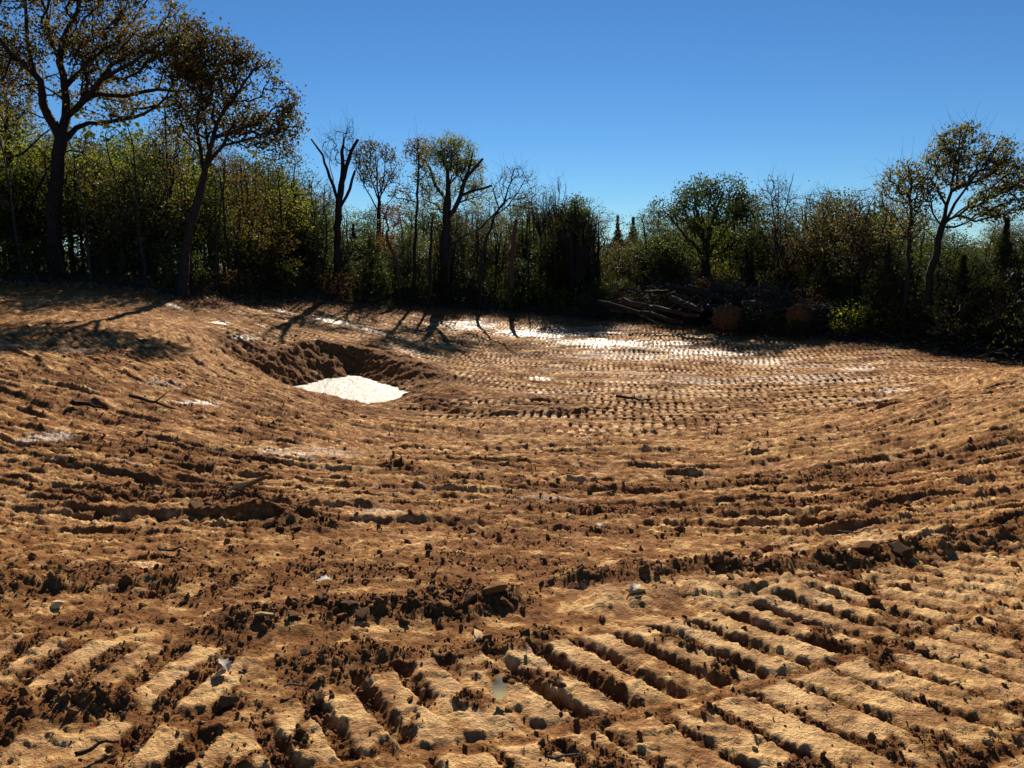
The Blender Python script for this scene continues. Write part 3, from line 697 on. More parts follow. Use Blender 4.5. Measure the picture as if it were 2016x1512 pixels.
H('oak_tree', 'upright dark trunk at the very left edge with high forking limbs', 'tree', 34,
  [([(30, 535), (27, 450), (24, 380), (18, 311)], .22, .16), ([(18, 311), (12, 250), (14, 205), (5, 150), (-5, 90)], .1, .04), ([(20, 320), (45, 302, -1), (80, 268, -1.5), (110, 240, -2)], .06, .02),
   ([(18, 311), (-5, 270, 1), (-40, 220, 1.5)], .09, .03)],
  [(0, 180, 60, 90, 1), (60, 260, 60, 40, .5), (-50, 150, 60, 100, 1)], 'oak', 380, 8, .18, .13, seed=8)
H('young_tree', 'thin curved sapling trunk sweeping right beside the massive left oak', 'tree', 32.5,
  [([(40, 540), (41, 451), (61, 402), (82, 357), (107, 311), (118, 290)], .08, .03)], [(100, 300, 30, 30, 1)], 'lime', 40, 8, .18, .1, seed=9)
H('young_tree', 'slender straight tree standing between the two big oaks', 'tree', 34,
  [([(324, 552), (328, 480), (332, 410), (340, 357)], .11, .08), ([(340, 357), (329, 312), (326, 260), (325, 200)], .06, .025), ([(340, 357), (343, 310, .5), (350, 260, 1), (365, 220, 1)], .05, .02), ([(330, 430), (310, 400, -.5), (295, 370, -1)], .03, .01)],
  [(330, 270, 50, 75, 1), (300, 340, 40, 40, .5)], 'oak', 240, 6, .2, .11, seed=12)
H('dead_tree', 'dead tree with snapped black limbs and bare twigs reaching into the sky', 'tree', 42,
  [([(661, 570), (664, 481), (666, 415), (672, 365)], .21, .17), ([(672, 365), (675, 332), (673, 299)], .13, .10), ([(675, 360), (681, 330, -.4), (692, 296, -.6), (705, 274, -.8)], .12, .085),
   ([(666, 405), (649, 349, .5), (636, 306, .8), (613, 274, 1.2)], .10, .05), ([(674, 412), (689, 372, .6), (699, 336, 1)], .09, .07), ([(673, 299), (679, 270, 0), (690, 235, 0)], .03, .006),
   ([(655, 370, .4), (648, 320, .2), (662, 262, 0)], .03, .006)],
  [(670, 290, 36, 38, 1), (690, 258, 10, 26, .6)], 'oak', 200, 0, seed=14, twig=.9, bf=.15, shell=.6)
H('oak_tree', 'fan shaped slim oak with sparse leaves beside the snapped dead tree', 'tree', 47,
  [([(745, 580), (745, 500), (745, 451), (747, 398)], .14, .11), ([(747, 398), (730, 350, .5), (715, 310, .8), (708, 285, 1)], .05, .015), ([(747, 398), (742, 340), (738, 280)], .06, .015),
   ([(747, 398), (757, 340, -.5), (762, 285, -.8)], .05, .015), ([(748, 390), (770, 345, -1), (786, 316, -1.3)], .045, .012), ([(746, 410), (722, 375, -.8), (702, 335, -1.2), (699, 305, -1.3)], .045, .012), ([(747, 420), (768, 395, .8), (784, 378, 1)], .03, .012)],
  [(742, 325, 46, 48, 1), (715, 320, 20, 40, .5), (775, 330, 18, 26, .6)], 'oak', 480, 5, .14, .13, seed=15, shell=.4, twig=.3)
H('young_tree', 'narrow pole tree with brown leaf tufts left of the pale green broken tree', 'tree', 45,
  [([(814, 592), (816, 500), (819, 431), (824, 332), (824, 276)], .12, .03)],
  [(820, 300, 24, 34, 1), (800, 350, 22, 22, .5), (790, 385, 26, 18, .5), (838, 360, 16, 30, .4)], 'oak', 260, 6, .14, .13, seed=17, twig=.4)
H('storm_broken_tree', 'tall storm broken tree with pale green regrowth and a snapped limb pointing right', 'tree', 48,
  [([(877, 592), (876, 498), (879, 430), (881, 400)], .30, .25), ([(881, 400), (882, 365), (881, 335), (871, 309)], .17, .09), ([(879, 405), (857, 365, .8), (847, 332, 1), (836, 316, 1.2), (822, 310, 1.3)], .12, .04),
   ([(884, 432), (893, 415, -.3), (907, 385, -.5), (917, 349, -.8), (930, 336, -1), (951, 312, -1.1)], .18, .07), ([(917, 349, -.8), (926, 320, -.2), (931, 298, 0)], .08, .05),
   ([(907, 392, -.5), (925, 378, -1), (937, 374, -1.2), (968, 365, -1.5)], .11, .07), ([(882, 365), (895, 340, 1), (905, 310, 1.4)], .06, .02), ([(930, 345, -1), (945, 325, -.6)], .07, .05)],
  [(878, 285, 30, 25, 1), (903, 305, 35, 35, 1), (848, 292, 24, 30, .8), (930, 345, 26, 32, .6), (870, 345, 55, 45, .6), (945, 385, 32, 28, .35), (855, 395, 36, 36, .4)],
  'pale', 950, 15, .17, .11, bark='graybark', seed=18, twig=.3)
H('young_tree', 'leaning bare grey tree with a fan of fine twigs and brown leaves on top', 'tree', 47,
  [([(943, 580), (947, 514), (960, 464), (973, 425), (993, 398), (1000, 372), (1013, 332)], .12, .03), ([(973, 425), (1000, 405, -.5), (1020, 380, -.8), (1035, 350, -1)], .05, .015), ([(993, 398), (985, 370, 1), (978, 345, 1.3)], .03, .01)],
  [(1008, 345, 26, 20, .7), (1030, 370, 30, 42, 1), (985, 375, 25, 25, .5)], 'oak', 330, 1, .15, .12, bark='graybark', seed=19, twig=.8)
H('tree_snag', 'snapped reddish brown snag standing alone at the edge of the mud', 'tree', 47.5,
  [([(1003, 616), (1007, 560), (1008, 514), (1011, 464), (1017, 432)], .21, .09), ([(1010, 480), (1003, 455, -.3), (1001, 440, -.4)], .05, .03)], [(1010, 520, 14, 50, 1)], 'green', 25, 0, bark='redbark', seed=20, sink=.4)
H('tree_snag', 'crooked reddish snag wrapped in russet vines below the fan shaped oak', 'tree', 45,
  [([(788, 592), (785, 540), (781, 514), (766, 481), (761, 458)], .16, .07)], [(768, 425, 26, 25, 1), (760, 465, 20, 22, .6)], 'russet', 160, 8, .17, .1, bark='redbark', seed=21)
H('young_tree', 'thin black trunk rising in front of the storm broken tree', 'tree', 44.5,
  [([(844, 600), (846, 531), (849, 464), (852, 430)], .11, .05)], [(850, 440, 25, 25, 1)], 'green', 90, 8, .2, .1, seed=22)
H('young_tree', 'arching grey pole bending right from behind the broken tree', 'tree', 46.5,
  [([(880, 590), (884, 510), (887, 484), (915, 465), (947, 448), (976, 418), (1000, 395)], .09, .025)], [(975, 415, 25, 20, 1)], 'oak', 60, 2, .2, .1, bark='graybark', seed=23, twig=.5)
for k, (u, v0, vt, wd) in enumerate([(1062, 600, 370, 22), (1098, 605, 352, 22), (1078, 600, 385, 16), (1165, 610, 425, 14), (1130, 605, 395, 15)]):
    H('bare_sapling', ['leafless sapling with upright twigs right of the reddish snag', 'tallest leafless sapling right of the reddish snag', 'short leafless sapling between two taller saplings', 'thin bare sapling left of the two small distant cedars', 'bare sapling poking out of the dense bushy tree'][k], 'tree', 50,
      [([(u, v0), (u+2, (v0+vt)/2+40), (u+3, vt+30)], .05, .015)], [(u, vt+35, wd, 38, 1), (u, vt+90, wd, 40, .6)], 'oak', 150, 1 if k else 0, .1, .1, bark='graybark', seed=30+k, twig=.9, bf=.9)
H('bushy_tree', 'dense rounded dark green tree with a knobbly top in the middle of the treeline', 'tree', 50,
  [([(1125, 608), (1125, 500), (1128, 430)], .16, .06)], [(1130, 412, 33, 26, 1), (1115, 460, 50, 40, 1), (1095, 500, 55, 45, 1), (1150, 450, 28, 35, 1)], 'green', 520, 16, .2, .13, seed=40)
H('oak_tree', 'large round topped full oak right of the dip in the treeline', 'tree', 44,
  [([(1388, 625), (1388, 540), (1390, 490)], .32, .24), ([(1390, 490), (1375, 440, .6), (1368, 390, 1), (1365, 360, 1)], .12, .03), ([(1390, 490), (1405, 430, -.5), (1425, 375, -.8)], .13, .03), ([(1390, 500), (1430, 450, .8), (1468, 405, 1.2)], .11, .03),
   ([(1388, 510), (1345, 460, -.8), (1312, 420, -1)], .1, .03), ([(1390, 480), (1395, 420, 1.5), (1398, 370, 2)], .1, .03), ([(1390, 510), (1440, 490, -1), (1480, 460, -1.4)], .07, .02)],
  [(1375, 372, 48, 26, 1), (1424, 366, 40, 22, 1), (1468, 398, 28, 30, 1), (1390, 420, 85, 40, .9), (1303, 412, 22, 22, .9), (1312, 455, 34, 40, .9), (1445, 455, 52, 45, .7), (1380, 480, 80, 40, .5)],
  'green', 1250, 13, .19, .14, seed=41, depth=.8)
H('young_tree', 'sparse upright tree with bare twig tips next to the round full oak', 'tree', 46,
  [([(1530, 640), (1530, 520), (1530, 460)], .15, .1), ([(1530, 460), (1520, 400, .5), (1507, 358, .6)], .05, .015), ([(1530, 460), (1532, 400, -.5), (1531, 345, -.6)], .05, .015), ([(1530, 460), (1550, 400, 0), (1562, 342, 0)], .05, .015)],
  [(1533, 375, 42, 36, .9), (1520, 425, 48, 45, 1), (1565, 430, 25, 40, .7)], 'oak', 560, 2, .15, .1, bark='graybark', seed=42, twig=.6, bf=.5)
H('glossy_leaved_tree', 'rounded tree with glinting waxy leaves in the right half of the treeline', 'tree', 39,
  [([(1650, 650), (1652, 540), (1655, 470)], .18, .1)], [(1655, 405, 38, 32, 1), (1655, 440, 62, 40, 1), (1635, 485, 70, 45, 1), (1690, 470, 45, 45, .8)], 'shiny', 900, 9, .2, .12, seed=43)
H('young_tree', 'thin twiggy tree showing just left above the glossy leaved tree', 'tree', 44,
  [([(1617, 640), (1618, 520), (1620, 440)], .11, .05)], [(1618, 392, 30, 28, 1), (1610, 430, 30, 30, 1)], 'shiny', 260, 4, .16, .09, bark='graybark', seed=44, twig=.6)
H('oak_tree', 'slim oak with brown tufted leaves standing left of the tall right hand oak', 'tree', 31,
  [([(1777, 662), (1781, 610), (1786, 564), (1790, 478), (1794, 413), (1791, 340), (1788, 325)], .12, .03), ([(1790, 478), (1765, 430, .5), (1755, 390, .8)], .035, .012), ([(1793, 440), (1815, 400, -.5), (1822, 370, -.8)], .035, .012)],
  [(1785, 335, 32, 18, 1), (1757, 360, 28, 28, 1), (1802, 370, 33, 36, 1), (1790, 430, 42, 40, .7), (1745, 410, 28, 40, .7)], 'olive', 560, 4, .13, .12, seed=45, twig=.4)
H('oak_tree', 'tall oak leaning right above the right end of the treeline with airy crown', 'tree', 30.5,
  [([(1814, 672), (1822, 610), (1829, 564), (1846, 478), (1854, 447)], .16, .12), ([(1854, 447), (1863, 405), (1876, 349, .3), (1880, 306, .5), (1902, 263, .7)], .085, .02), ([(1857, 438), (1880, 400, -.4), (1902, 370, -.8), (1945, 315, -1.2), (1966, 276, -1.4)], .07, .015),
   ([(1857, 443), (1890, 415, .6), (1923, 392, 1), (1988, 362, 1.4)], .055, .012), ([(1854, 452), (1880, 447, -.8), (1902, 439, -1), (1966, 405, -1.5), (2012, 388, -1.7)], .055, .012), ([(1850, 458), (1836, 420, .5), (1824, 385, .8), (1826, 340, 1)], .045, .012), ([(1876, 349, .3), (1862, 320, .8), (1850, 300, 1)], .03, .01),
   ([(1848, 470), (1825, 455, -.4), (1812, 440, -.8)], .03, .01)],
  [(1893, 272, 45, 24, 1), (1852, 308, 32, 24, .9), (1962, 300, 34, 34, 1), (1998, 345, 48, 34, 1.1), (1905, 330, 55, 42, .8), (1970, 395, 65, 32, .8), (1835, 365, 28, 36, .6), (1925, 425, 60, 18, .3)],
  'olive', 1300, 5, .13, .13, bark='bark', seed=46, depth=.9, twig=.3)

# ------------------------------------------------------------------ cedar
def cedar_meshes(hgt, rad, seed, n=330, per=26):
    rs = np.random.RandomState(seed); pts = []
    for _ in range(n):
        f = rs.rand()**1.05; z = hgt*(.04+.95*f); rr = rad*(1-f)**1.3*1.45*(1+.22*math.sin(z*4+seed)+.22*rs.randn())*rs.uniform(.3, 1.0); a = rs.rand()*6.283
        pts.append((rr*math.cos(a), rr*math.sin(a), z))
    P = np.array(pts); ch = [([(0, 0, -.2), (0, 0, hgt*.5), (0, 0, hgt*.97)], [rad*.07+.03, rad*.04+.02, .01])]
    for p in P[::2]:
        r0 = math.hypot(p[0], p[1]); z0 = max(.1, p[2]-r0*.6); ch.append(([(0, 0, z0), (p[0]*.55, p[1]*.55, z0+(p[2]-z0)*.4), tuple(p)], [.02, .014, .005]))
    V, Fc = tubes(ch); tm = bpy.data.meshes.new('trunk'); tm.from_pydata([tuple(v) for v in V], [], Fc); tm.materials.append(M['redbark'])
    def ud(c):
        q = np.stack([c[:, 0], c[:, 1], np.hypot(c[:, 0], c[:, 1])*.9+.4], 1); return 1.3*q/(np.linalg.norm(q, axis=1)[:, None]+1e-6)
    tp = np.clip((1.0-P[:, 2]/hgt)/.45, .22, 1); P[:, :2] *= np.minimum(1, tp+.15)[:, None]
    lm = leaves(P, per, .13*tp, .10+.06*tp, rs, M['cedar'], 'crown', 3.4, updir=ud)
    return tm, lm
CED = [cedar_meshes(5.0, 1.35, 51), cedar_meshes(5.0, 1.0, 52), cedar_meshes(5.0, 1.7, 53)]
def place(kindmeshes, name, label, cat, x, y, s, rz, group=None, sxy=1, dz=0, tilt=0):
    z = float(gzs([x], [y])[0])+dz
    t = thing(name, label, cat, (x, y, z), group, rz); t.scale = (s*sxy, s*sxy, s); t.rotation_euler = (tilt, 0, rz)
    for nm, me in zip(('trunk', 'crown'), kindmeshes):
        if me is not None: wrap(nm, me, t)
    return t
def cedar_at(u, vb, vt, Y, lab, k, wpx=None):
    p = at(u, vb, Y); top = at(u, vt, Y); z = float(gzs([p[0]], [p[1]])[0]); s = (top[2]-z)/5.0
    rad = (1.35, 1.0, 1.7)[k]; sxy = (wpx/2*Y/F)/(rad*s)*1.15 if wpx else 1
    place(CED[k], 'cedar_tree', lab, 'tree', p[0], p[1], s, random.random()*6, None, sxy)
cedar_at(1212, 620, 424, 56, 'small distant cedar, left one of the pair on the skyline dip', 2, 84)
cedar_at(1242, 620, 427, 55, 'small distant cedar, right one of the pair on the skyline dip', 0, 96)
cedar_at(1614, 650, 494, 36, 'pointed dark cedar directly behind the brush pile', 0, 95)
cedar_at(1700, 660, 545, 35, 'low squat cedar behind the right root ball', 2, 90)
cedar_at(1735, 672, 478, 32.5, 'grey green cedar left of the slim brown leaved oak', 0, 110)
cedar_at(1955, 705, 430, 28, 'broad tall cedar at the right end of the treeline', 2, 175)
cedar_at(1880, 690, 500, 29.5, 'cedar filling the gap right of the tall leaning oak', 1, 100)
cedar_at(2045, 720, 520, 26, 'cedar cut by the right edge of the picture', 0, 110)
cedar_at(590, 590, 380, 42, 'tall dark cedar left of the snapped dead tree', 1, 80)
cedar_at(548, 590, 440, 41, 'shorter dark cedar under the leaning oak crown', 2, 90)
cedar_at(700, 592, 440, 47, 'bluish cedar between the dead tree and the fan shaped oak', 0, 70)
cedar_at(1475, 640, 520, 41, 'very dark cedar at the foot of the round full oak', 2, 90)
cedar_at(1550, 645, 535, 39, 'dark low cedar behind the fallen logs', 0, 80)

# ------------------------------------------------------------------ broadleaf filler kinds
def generic(seed, hgt, crowns, leaf, nattr, per, sig, size, bark='bark', r0=.09, clear=.25, twig=0, nst=1, bf=.4):
    rs = np.random.RandomState(seed); L = []
    for s in range(nst):
        a = rs.rand()*6.28; k = .0 if nst == 1 else rs.uniform(.3, .8); x1, y1 = k*math.cos(a), k*math.sin(a)
        L.append(([np.array([0, 0, -.2]), np.array([x1*.3+rs.normal(0, .06), y1*.3, hgt*.3]), np.array([x1+rs.normal(0, .1), y1+rs.normal(0, .1), hgt*.62]), np.array([x1*1.4, y1*1.4, hgt*.85])], [r0, r0*.8, r0*.5, r0*.2]))
    A = ell_points([(c[0], c[1], c[2]*hgt, c[3], c[3], c[4]*hgt, 1) for c in crowns], nattr, rs, shell=.25)
    A = A[A[:, 2] > .1]; q = hgt/6.0
    cl = np.sin(A[:, 0]*3.1/q+seed)+np.sin(A[:, 2]*2.9/q+A[:, 1]*1.7)+np.sin(A[:, 1]*3.3/q-seed*2); A = A[cl > -.45+.35*rs.randn(len(A))]
    ch, tips = skeleton(L, A, bf=bf, R0=r0, rs=rs)
    if twig:
        for p in A[rs.rand(len(A)) < twig]:
            d = rs.normal(0, .22, 3)+np.array([0, 0, .4]); ch.append(([p, p+d*.5, p+d], [.006, .004, .003]))
    V, Fc = tubes(ch); tm = bpy.data.meshes.new('trunk'); tm.from_pydata([tuple(v) for v in V], [], Fc); tm.materials.append(M[bark]); tm.polygons.foreach_set('use_smooth', [True]*len(tm.polygons))
    lm = leaves(A, per, sig, size, rs, M[leaf]) if per else None
    return tm, lm
UNDER = {
 'lime': [generic(101, 6, [(0, 0, .7, 1.5, .28), (.6, .3, .45, 1.3, .2), (-.7, -.2, .5, 1.2, .22)], 'lime', 420, 9, .20, .12, r0=.07),
          generic(102, 6, [(0, 0, .6, 1.9, .22), (.8, 0, .8, 1.0, .16), (-.5, .4, .35, 1.3, .18)], 'lime', 420, 9, .20, .12, r0=.06, nst=2)],
 'green': [generic(103, 6, [(0, 0, .65, 1.4, .32), (.5, .3, .35, 1.3, .25), (-.5, -.3, .4, 1.3, .3)], 'green', 460, 20, .2, .125, r0=.07, nst=2),
           generic(104, 6, [(0, 0, .75, 1.1, .24), (.2, .3, .4, 1.5, .3)], 'green', 440, 20, .2, .125, r0=.07),
           generic(105, 6, [(0, 0, .5, 1.7, .42), (.9, 0, .3, 1.0, .22)], 'shiny', 300, 18, .22, .12, r0=.06, nst=3)],
 'oak': [generic(106, 6, [(0, 0, .7, 1.4, .28), (.6, .2, .5, 1.2, .22)], 'oak', 280, 9, .2, .12, r0=.08, twig=.3),
         generic(107, 6, [(0, 0, .6, 1.6, .34)], 'oak', 280, 5, .2, .12, bark='graybark', r0=.06, twig=.6, nst=2)],
 'russet': [generic(108, 6, [(0, 0, .6, 1.4, .34)], 'russet', 220, 12, .22, .11, r0=.06, nst=2)],
 'bare': [generic(109, 6, [(0, 0, .65, 1.0, .34)], 'oak', 240, 1, .2, .1, bark='graybark', r0=.05, twig=.9, nst=3, bf=.9),
          generic(110, 6, [(0, 0, .7, .8, .3)], 'oak', 200, 0, .2, .1, bark='graybark', r0=.06, twig=.9, bf=.9)]}
TALL = [generic(120, 12, [(0, 0, .78, 2.6, .2), (1.2, .5, .6, 2.0, .18), (-1.3, -.4, .62, 2.0, .18)], 'oak', 520, 9, .3, .16, r0=.2),
        generic(121, 12, [(0, 0, .72, 2.4, .26), (1.0, -.5, .5, 2.0, .2)], 'green', 560, 12, .3, .17, r0=.18),
        generic(122, 12, [(0, 0, .75, 2.2, .24), (-.8, .5, .5, 1.7, .2)], 'lime', 480, 11, .3, .15, r0=.15)]
OPEN = [generic(125, 10, [(0, 0, .75, 1.9, .24), (.8, .3, .55, 1.6, .18)], 'oak', 560, 4, .2, .12, r0=.14, twig=.4, nst=2, bf=.25), generic(126, 10, [(0, 0, .7, 1.7, .28)], 'oak', 520, 2, .2, .12, bark='graybark', r0=.12, twig=.7, nst=2, bf=.5),
        generic(127, 10, [(0, 0, .72, 2.0, .25), (-.8, .3, .5, 1.5, .2)], 'lime', 520, 8, .24, .13, r0=.13, nst=1, bf=.25), generic(128, 10, [(0, 0, .7, 1.8, .28), (.5, .3, .45, 1.5, .2)], 'green', 560, 10, .24, .13, r0=.13, nst=2, bf=.25)]
SHRUB = [generic(130, 1.6, [(0, 0, .5, .9, .5)], 'green', 110, 16, .16, .10, r0=.025, nst=3), generic(131, 1.6, [(0, 0, .5, .8, .5)], 'lime', 90, 12, .16, .10, r0=.02, nst=3),
         generic(132, 1.6, [(0, 0, .5, .8, .55)], 'oak', 120, 4, .14, .09, bark='graybark', r0=.02, nst=4, twig=.8), generic(133, 1.6, [(0, 0, .45, 1.0, .45)], 'russet', 90, 9, .16, .09, r0=.02, nst=3)]
SKY_U = [-300, 0, 120, 240, 360, 480, 580, 620, 670, 745, 800, 860, 930, 1000, 1060, 1130, 1165, 1190, 1260, 1300, 1340, 1420, 1500, 1560, 1620, 1700, 1760, 1810, 1900, 1960, 2016, 2300]
SKY_V = [140, 150, 225, 200, 215, 275, 290, 335, 390, 412, 398, 385, 385, 385, 365, 378, 415, 448, 440, 405, 410, 380, 400, 388, 375, 380, 385, 420, 445, 410, 420, 400]
def u_of(x, y, z=0): return 1008+F*x/(y*cp+(EYE-z)*sp_)
used = []
def put(kind, zone_u, dmin, dmax, hmul, name, label, cat, group, hmax=99, mind=1.0, top_rng=(0, 95)):
    for _ in range(40):
        u = random.uniform(*zone_u); ye = np.interp(u, EDGE_U, EDGE_Y); Y = ye+random.uniform(dmin, dmax); x = (u-1008)/F*(Y*cp+1.5*sp_)
        if all((x-a)**2+(Y-b)**2 > mind*mind for a, b in used): break
    used.append((x, Y)); z = float(gzs([x], [Y])[0]); top = at(u, np.interp(u, SKY_U, SKY_V)+random.uniform(*top_rng), Y)[2]
    return x, Y, z, min(hmax, max(.8, (top-z)*hmul))
ZONES = [('left', (-260, 420), 'behind the two big left oaks'), ('midleft', (420, 760), 'between the leaning oak and the fan shaped oak'), ('mid', (760, 1180), 'behind the storm broken tree'),
         ('midright', (1180, 1560), 'around the round full oak'), ('right', (1560, 2260), 'behind the right end of the mud')]
MIX = {'left': ['lime']*4+['green']*3+['oak']*3+['bare'], 'midleft': ['green']*5+['lime']*3+['oak']*2+['bare'], 'mid': ['green']*5+['oak']*2+['bare']*3+['lime']+['russet'],
       'midright': ['green']*5+['oak']*3+['bare']*2+['lime']+['russet'], 'right': ['green']*5+['oak']*3+['bare']*1+['lime']}
ADJ = {'lime': 'yellow green understory tree', 'green': 'dark green understory tree', 'oak': 'brown leaved understory tree', 'russet': 'russet understory tree', 'bare': 'leafless twiggy understory tree'}
NUM = {'left': 34, 'midleft': 28, 'mid': 46, 'midright': 44, 'right': 52}
ONAME = ['airy bronze leaved', 'nearly bare grey barked', 'airy yellow green', 'loose dark green']
for zn, zu, where in ZONES:
    for i in range(NUM[zn]):
        k = random.choice(MIX[zn]); kd = random.choice(UNDER[k]); front = i % 3 == 0
        x, y, z, hgt = put(k, zu, 1.0 if front else 3, 4 if front else 18, random.uniform(.35, .7)*(1.45 if 'left' in zn else 1) if front else random.uniform(.6, 1.0), '', '', '', '', 6.5 if front else 9, 1.1)
        if hgt < 1.2: continue
        s = hgt/6; place(kd, 'understory_tree', ADJ[k]+' '+where, 'tree', x, y, s, random.random()*6.28, ADJ[k]+'s '+where, min(1.5, 1/max(s, .6))*random.uniform(.85, 1.15), tilt=random.uniform(-.08, .08))
    for i in range(int(NUM[zn]*.55)):
        k = random.choice({'left': [0, 2, 2, 3], 'midleft': [0, 1, 3, 3, 2]}.get(zn, [0, 1, 1, 3, 3])); x, y, z, hgt = put(0, zu, 1.5, 12, 1.0, '', '', '', '', 13, 1.6, (-25, 75))
        s = hgt/10; place(OPEN[k], 'open_crowned_tree', ONAME[k]+' tree rising '+where, 'tree', x, y, s, random.random()*6.28, ONAME[k]+' trees rising '+where, min(1.6, 1/max(s, .55))*.95, tilt=random.uniform(-.07, .07))
    for i in range(NUM[zn]//2):
        k = random.randrange(3); x, y, z, hgt = put(0, zu, 10, 34, 1.0, '', '', '', '', 16, 2.0)
        if hgt < 2: continue
        s = hgt/12; place(TALL[k], 'forest_tree', ['bronze', 'green', 'yellowing'][k]+' forest tree deep in the woods '+where, 'tree', x, y, s, random.random()*6.28, ['bronze', 'green', 'yellowing'][k]+' forest trees deep in the woods '+where, min(1.6, 1/max(s, .5)))
    for i in range(int(NUM[zn]*.75)):
        k = random.choice([0, 0, 1, 2, 2, 3]); x, y, z, hgt = put(0, zu, -.3, 3.2, 1.0, '', '', '', '', 99, .6)
        s = random.uniform(.5, 1.15); nm = ['dark green shrub', 'yellow green shrub', 'dry twiggy shrub', 'russet shrub'][k]
        place(SHRUB[k], 'shrub', nm+' at the forest edge '+where, 'shrub', x, y, s, random.random()*6.28, nm+'s at the forest edge '+where)
# the wood beyond, read only as one dark mass between the trunks
rs = np.random.RandomState(77); n = 60000; us = rs.uniform(-500, 2500, n); ye = np.interp(us, EDGE_U, EDGE_Y); Ys = ye+rs.uniform(14, 46, n); xs = (us-1008)/F*(Ys*cp+1.5*sp_)
zb = gzs(xs, Ys); topv = np.interp(us, SKY_U, SKY_V)+75+28*np.sin(us*.021)+22*np.sin(us*.057+1)+14*np.sin(us*.13); topz = EYE+(ye+30)*np.tan(PITCH-np.arctan((topv-756)/F)*1)*0
topz = np.array([at(u, v, Y)[2] for u, v, Y in zip(us, np.minimum(topv, 492), ye+24)]); zz = zb+rs.rand(n)**.8*np.maximum(.8, topz-zb)
wrap('distant_woods', leaves(np.stack([xs, Ys, zz], 1), 1, .2, .34, rs, M['green'], 'distant_woods', 1.5)); tag(bpy.data.objects['distant_woods'], 'dark mass of woods far behind the treeline', 'woods', None, 'stuff')
for i, u in enumerate(range(-60, 470, 38)):       # screen close behind the two big oaks that shades the left bank
    Y = float(np.interp(u, EDGE_U, EDGE_Y))+random.uniform(1.6, 3.2); x = (u-1008)/F*(Y*cp+1.0); z = float(gzs([x], [Y])[0]); k = ['lime', 'green', 'oak'][i % 3]
    s = (at(u, random.uniform(245, 345), Y)[2]-z)/6; place(UNDER[k][i % 2], 'understory_tree', ['tall yellow green', 'tall dark green', 'tall brown leaved'][i % 3]+' screen tree close behind the two big left oaks', 'tree', x, Y, s, random.random()*6, ['tall yellow green', 'tall dark green', 'tall brown leaved'][i % 3]+' screen trees close behind the two big left oaks', .95)
# slim trunks that stripe the shade of the forest
POLE = []
for k in range(4):
    rs = np.random.RandomState(200+k); pts = [np.array([0, 0, -.2])]
    for i in range(1, 9): pts.append(pts[-1]+np.array([rs.normal(0, .07), rs.normal(0, .07), .95]))
    rad = list(np.linspace(.085, .02, 9)); ch = [(pts, rad)]
    for i in range(3, 9):
        for _ in range(3):
            a = rs.rand()*6.28; L = rs.uniform(.5, 1.3); d = np.array([math.cos(a)*L, math.sin(a)*L, L*.8]); ch.append(([pts[i], pts[i]+d*.5+rs.normal(0, .05, 3), pts[i]+d], [.02, .012, .005]))
            ch.append(([pts[i]+d*.5, pts[i]+d*.5+np.array([d[1]*.5, -d[0]*.4, L*.5])], [.01, .004]))
    V, Fc = tubes(ch); tm = bpy.data.meshes.new('trunk'); tm.from_pydata([tuple(v) for v in V], [], Fc); tm.materials.append(M['bark' if k % 2 else 'graybark']); POLE.append((tm, None))
for zn, zu, where in ZONES:
    for i in range(12):
        x, y, z, hgt = put(0, zu, .3, 9, .98, '', '', '', '', 9, .8); s = hgt/8
        place(POLE[i % 4], 'thin_tree', 'thin bare trunked tree '+where, 'tree', x, y, s, random.random()*6, 'thin bare trunked trees '+where, 1/max(s, .5)*.8+.2, tilt=random.uniform(-.06, .06))

for i, u in enumerate([70, 150, 205, 262, 300, 395, 440, 470, 520, 575, 625, 640, 720, 800, 905, 920, 1040, 1150, 1660, 1745, 1900, 1985]):       # dark stems standing in the front row
    Y = float(np.interp(u, EDGE_U, EDGE_Y))+random.uniform(-.2, 1.2); x = (u-1008)/F*(Y*cp+1.0); z = float(gzs([x], [Y])[0]); s = (at(u, np.interp(u, SKY_U, SKY_V)+random.uniform(5, 90), Y)[2]-z)/8
    place(POLE[i % 4], 'thin_tree', 'slim dark stem in the front row', 'tree', x, Y, s, random.random()*6, 'slim dark stems in the front row', 1.15, tilt=random.uniform(-.09, .09))
# ------------------------------------------------------------------ brush pile: logs, root balls, tangle
def log_mesh(name, p0, p1, r0, r1, seed, bark='graybark', stubs=3, label='', cat='log', group=None):
    rs = np.random.RandomState(seed); p0 = np.array(p0); p1 = np.array(p1); n = 8; L = np.linalg.norm(p1-p0); c = (p0+p1)/2
    pts = [p0+(p1-p0)*i/n-c+rs.normal(0, .02*L/4+.01, 3) for i in range(n+1)]; rad = list(np.linspace(r0, r1, n+1))
    t = thing(name, label, cat, tuple(c), group)
    V, Fc = tubes([(pts, rad)]); mesh_obj('bark_log', V, Fc, M[bark], t)
    ax = (p1-p0)/L; side = np.cross(ax, [0, 0, 1]); side /= np.linalg.norm(side); up = np.cross(side, ax)
    for e, rr in ((pts[0]-ax*.006, r0*.96), (pts[-1]+ax*.006, r1*.9)):
        vs = [e+rr*(math.cos(a)*side+math.sin(a)*up) for a in np.linspace(0, 2*math.pi, 13)[:-1]]; mesh_obj('cut_end', vs, [tuple(range(12))], M['wood'], t, False)
    for k in range(stubs):
        i = rs.randint(3, n); d = rs.normal(0, 1, 3); d -= ax*d.dot(ax); d = d/np.linalg.norm(d)+ax*.8; Lb = rs.uniform(.4, 1.4)
        d[2] = abs(d[2]); V, Fc = tubes([([pts[i], pts[i]+d*Lb*.5+rs.normal(0, .05, 3), pts[i]+d*Lb], [rad[i]*.45, rad[i]*.3, rad[i]*.12])]); mesh_obj('branch_stub', V, Fc, M[bark], t)
    return t
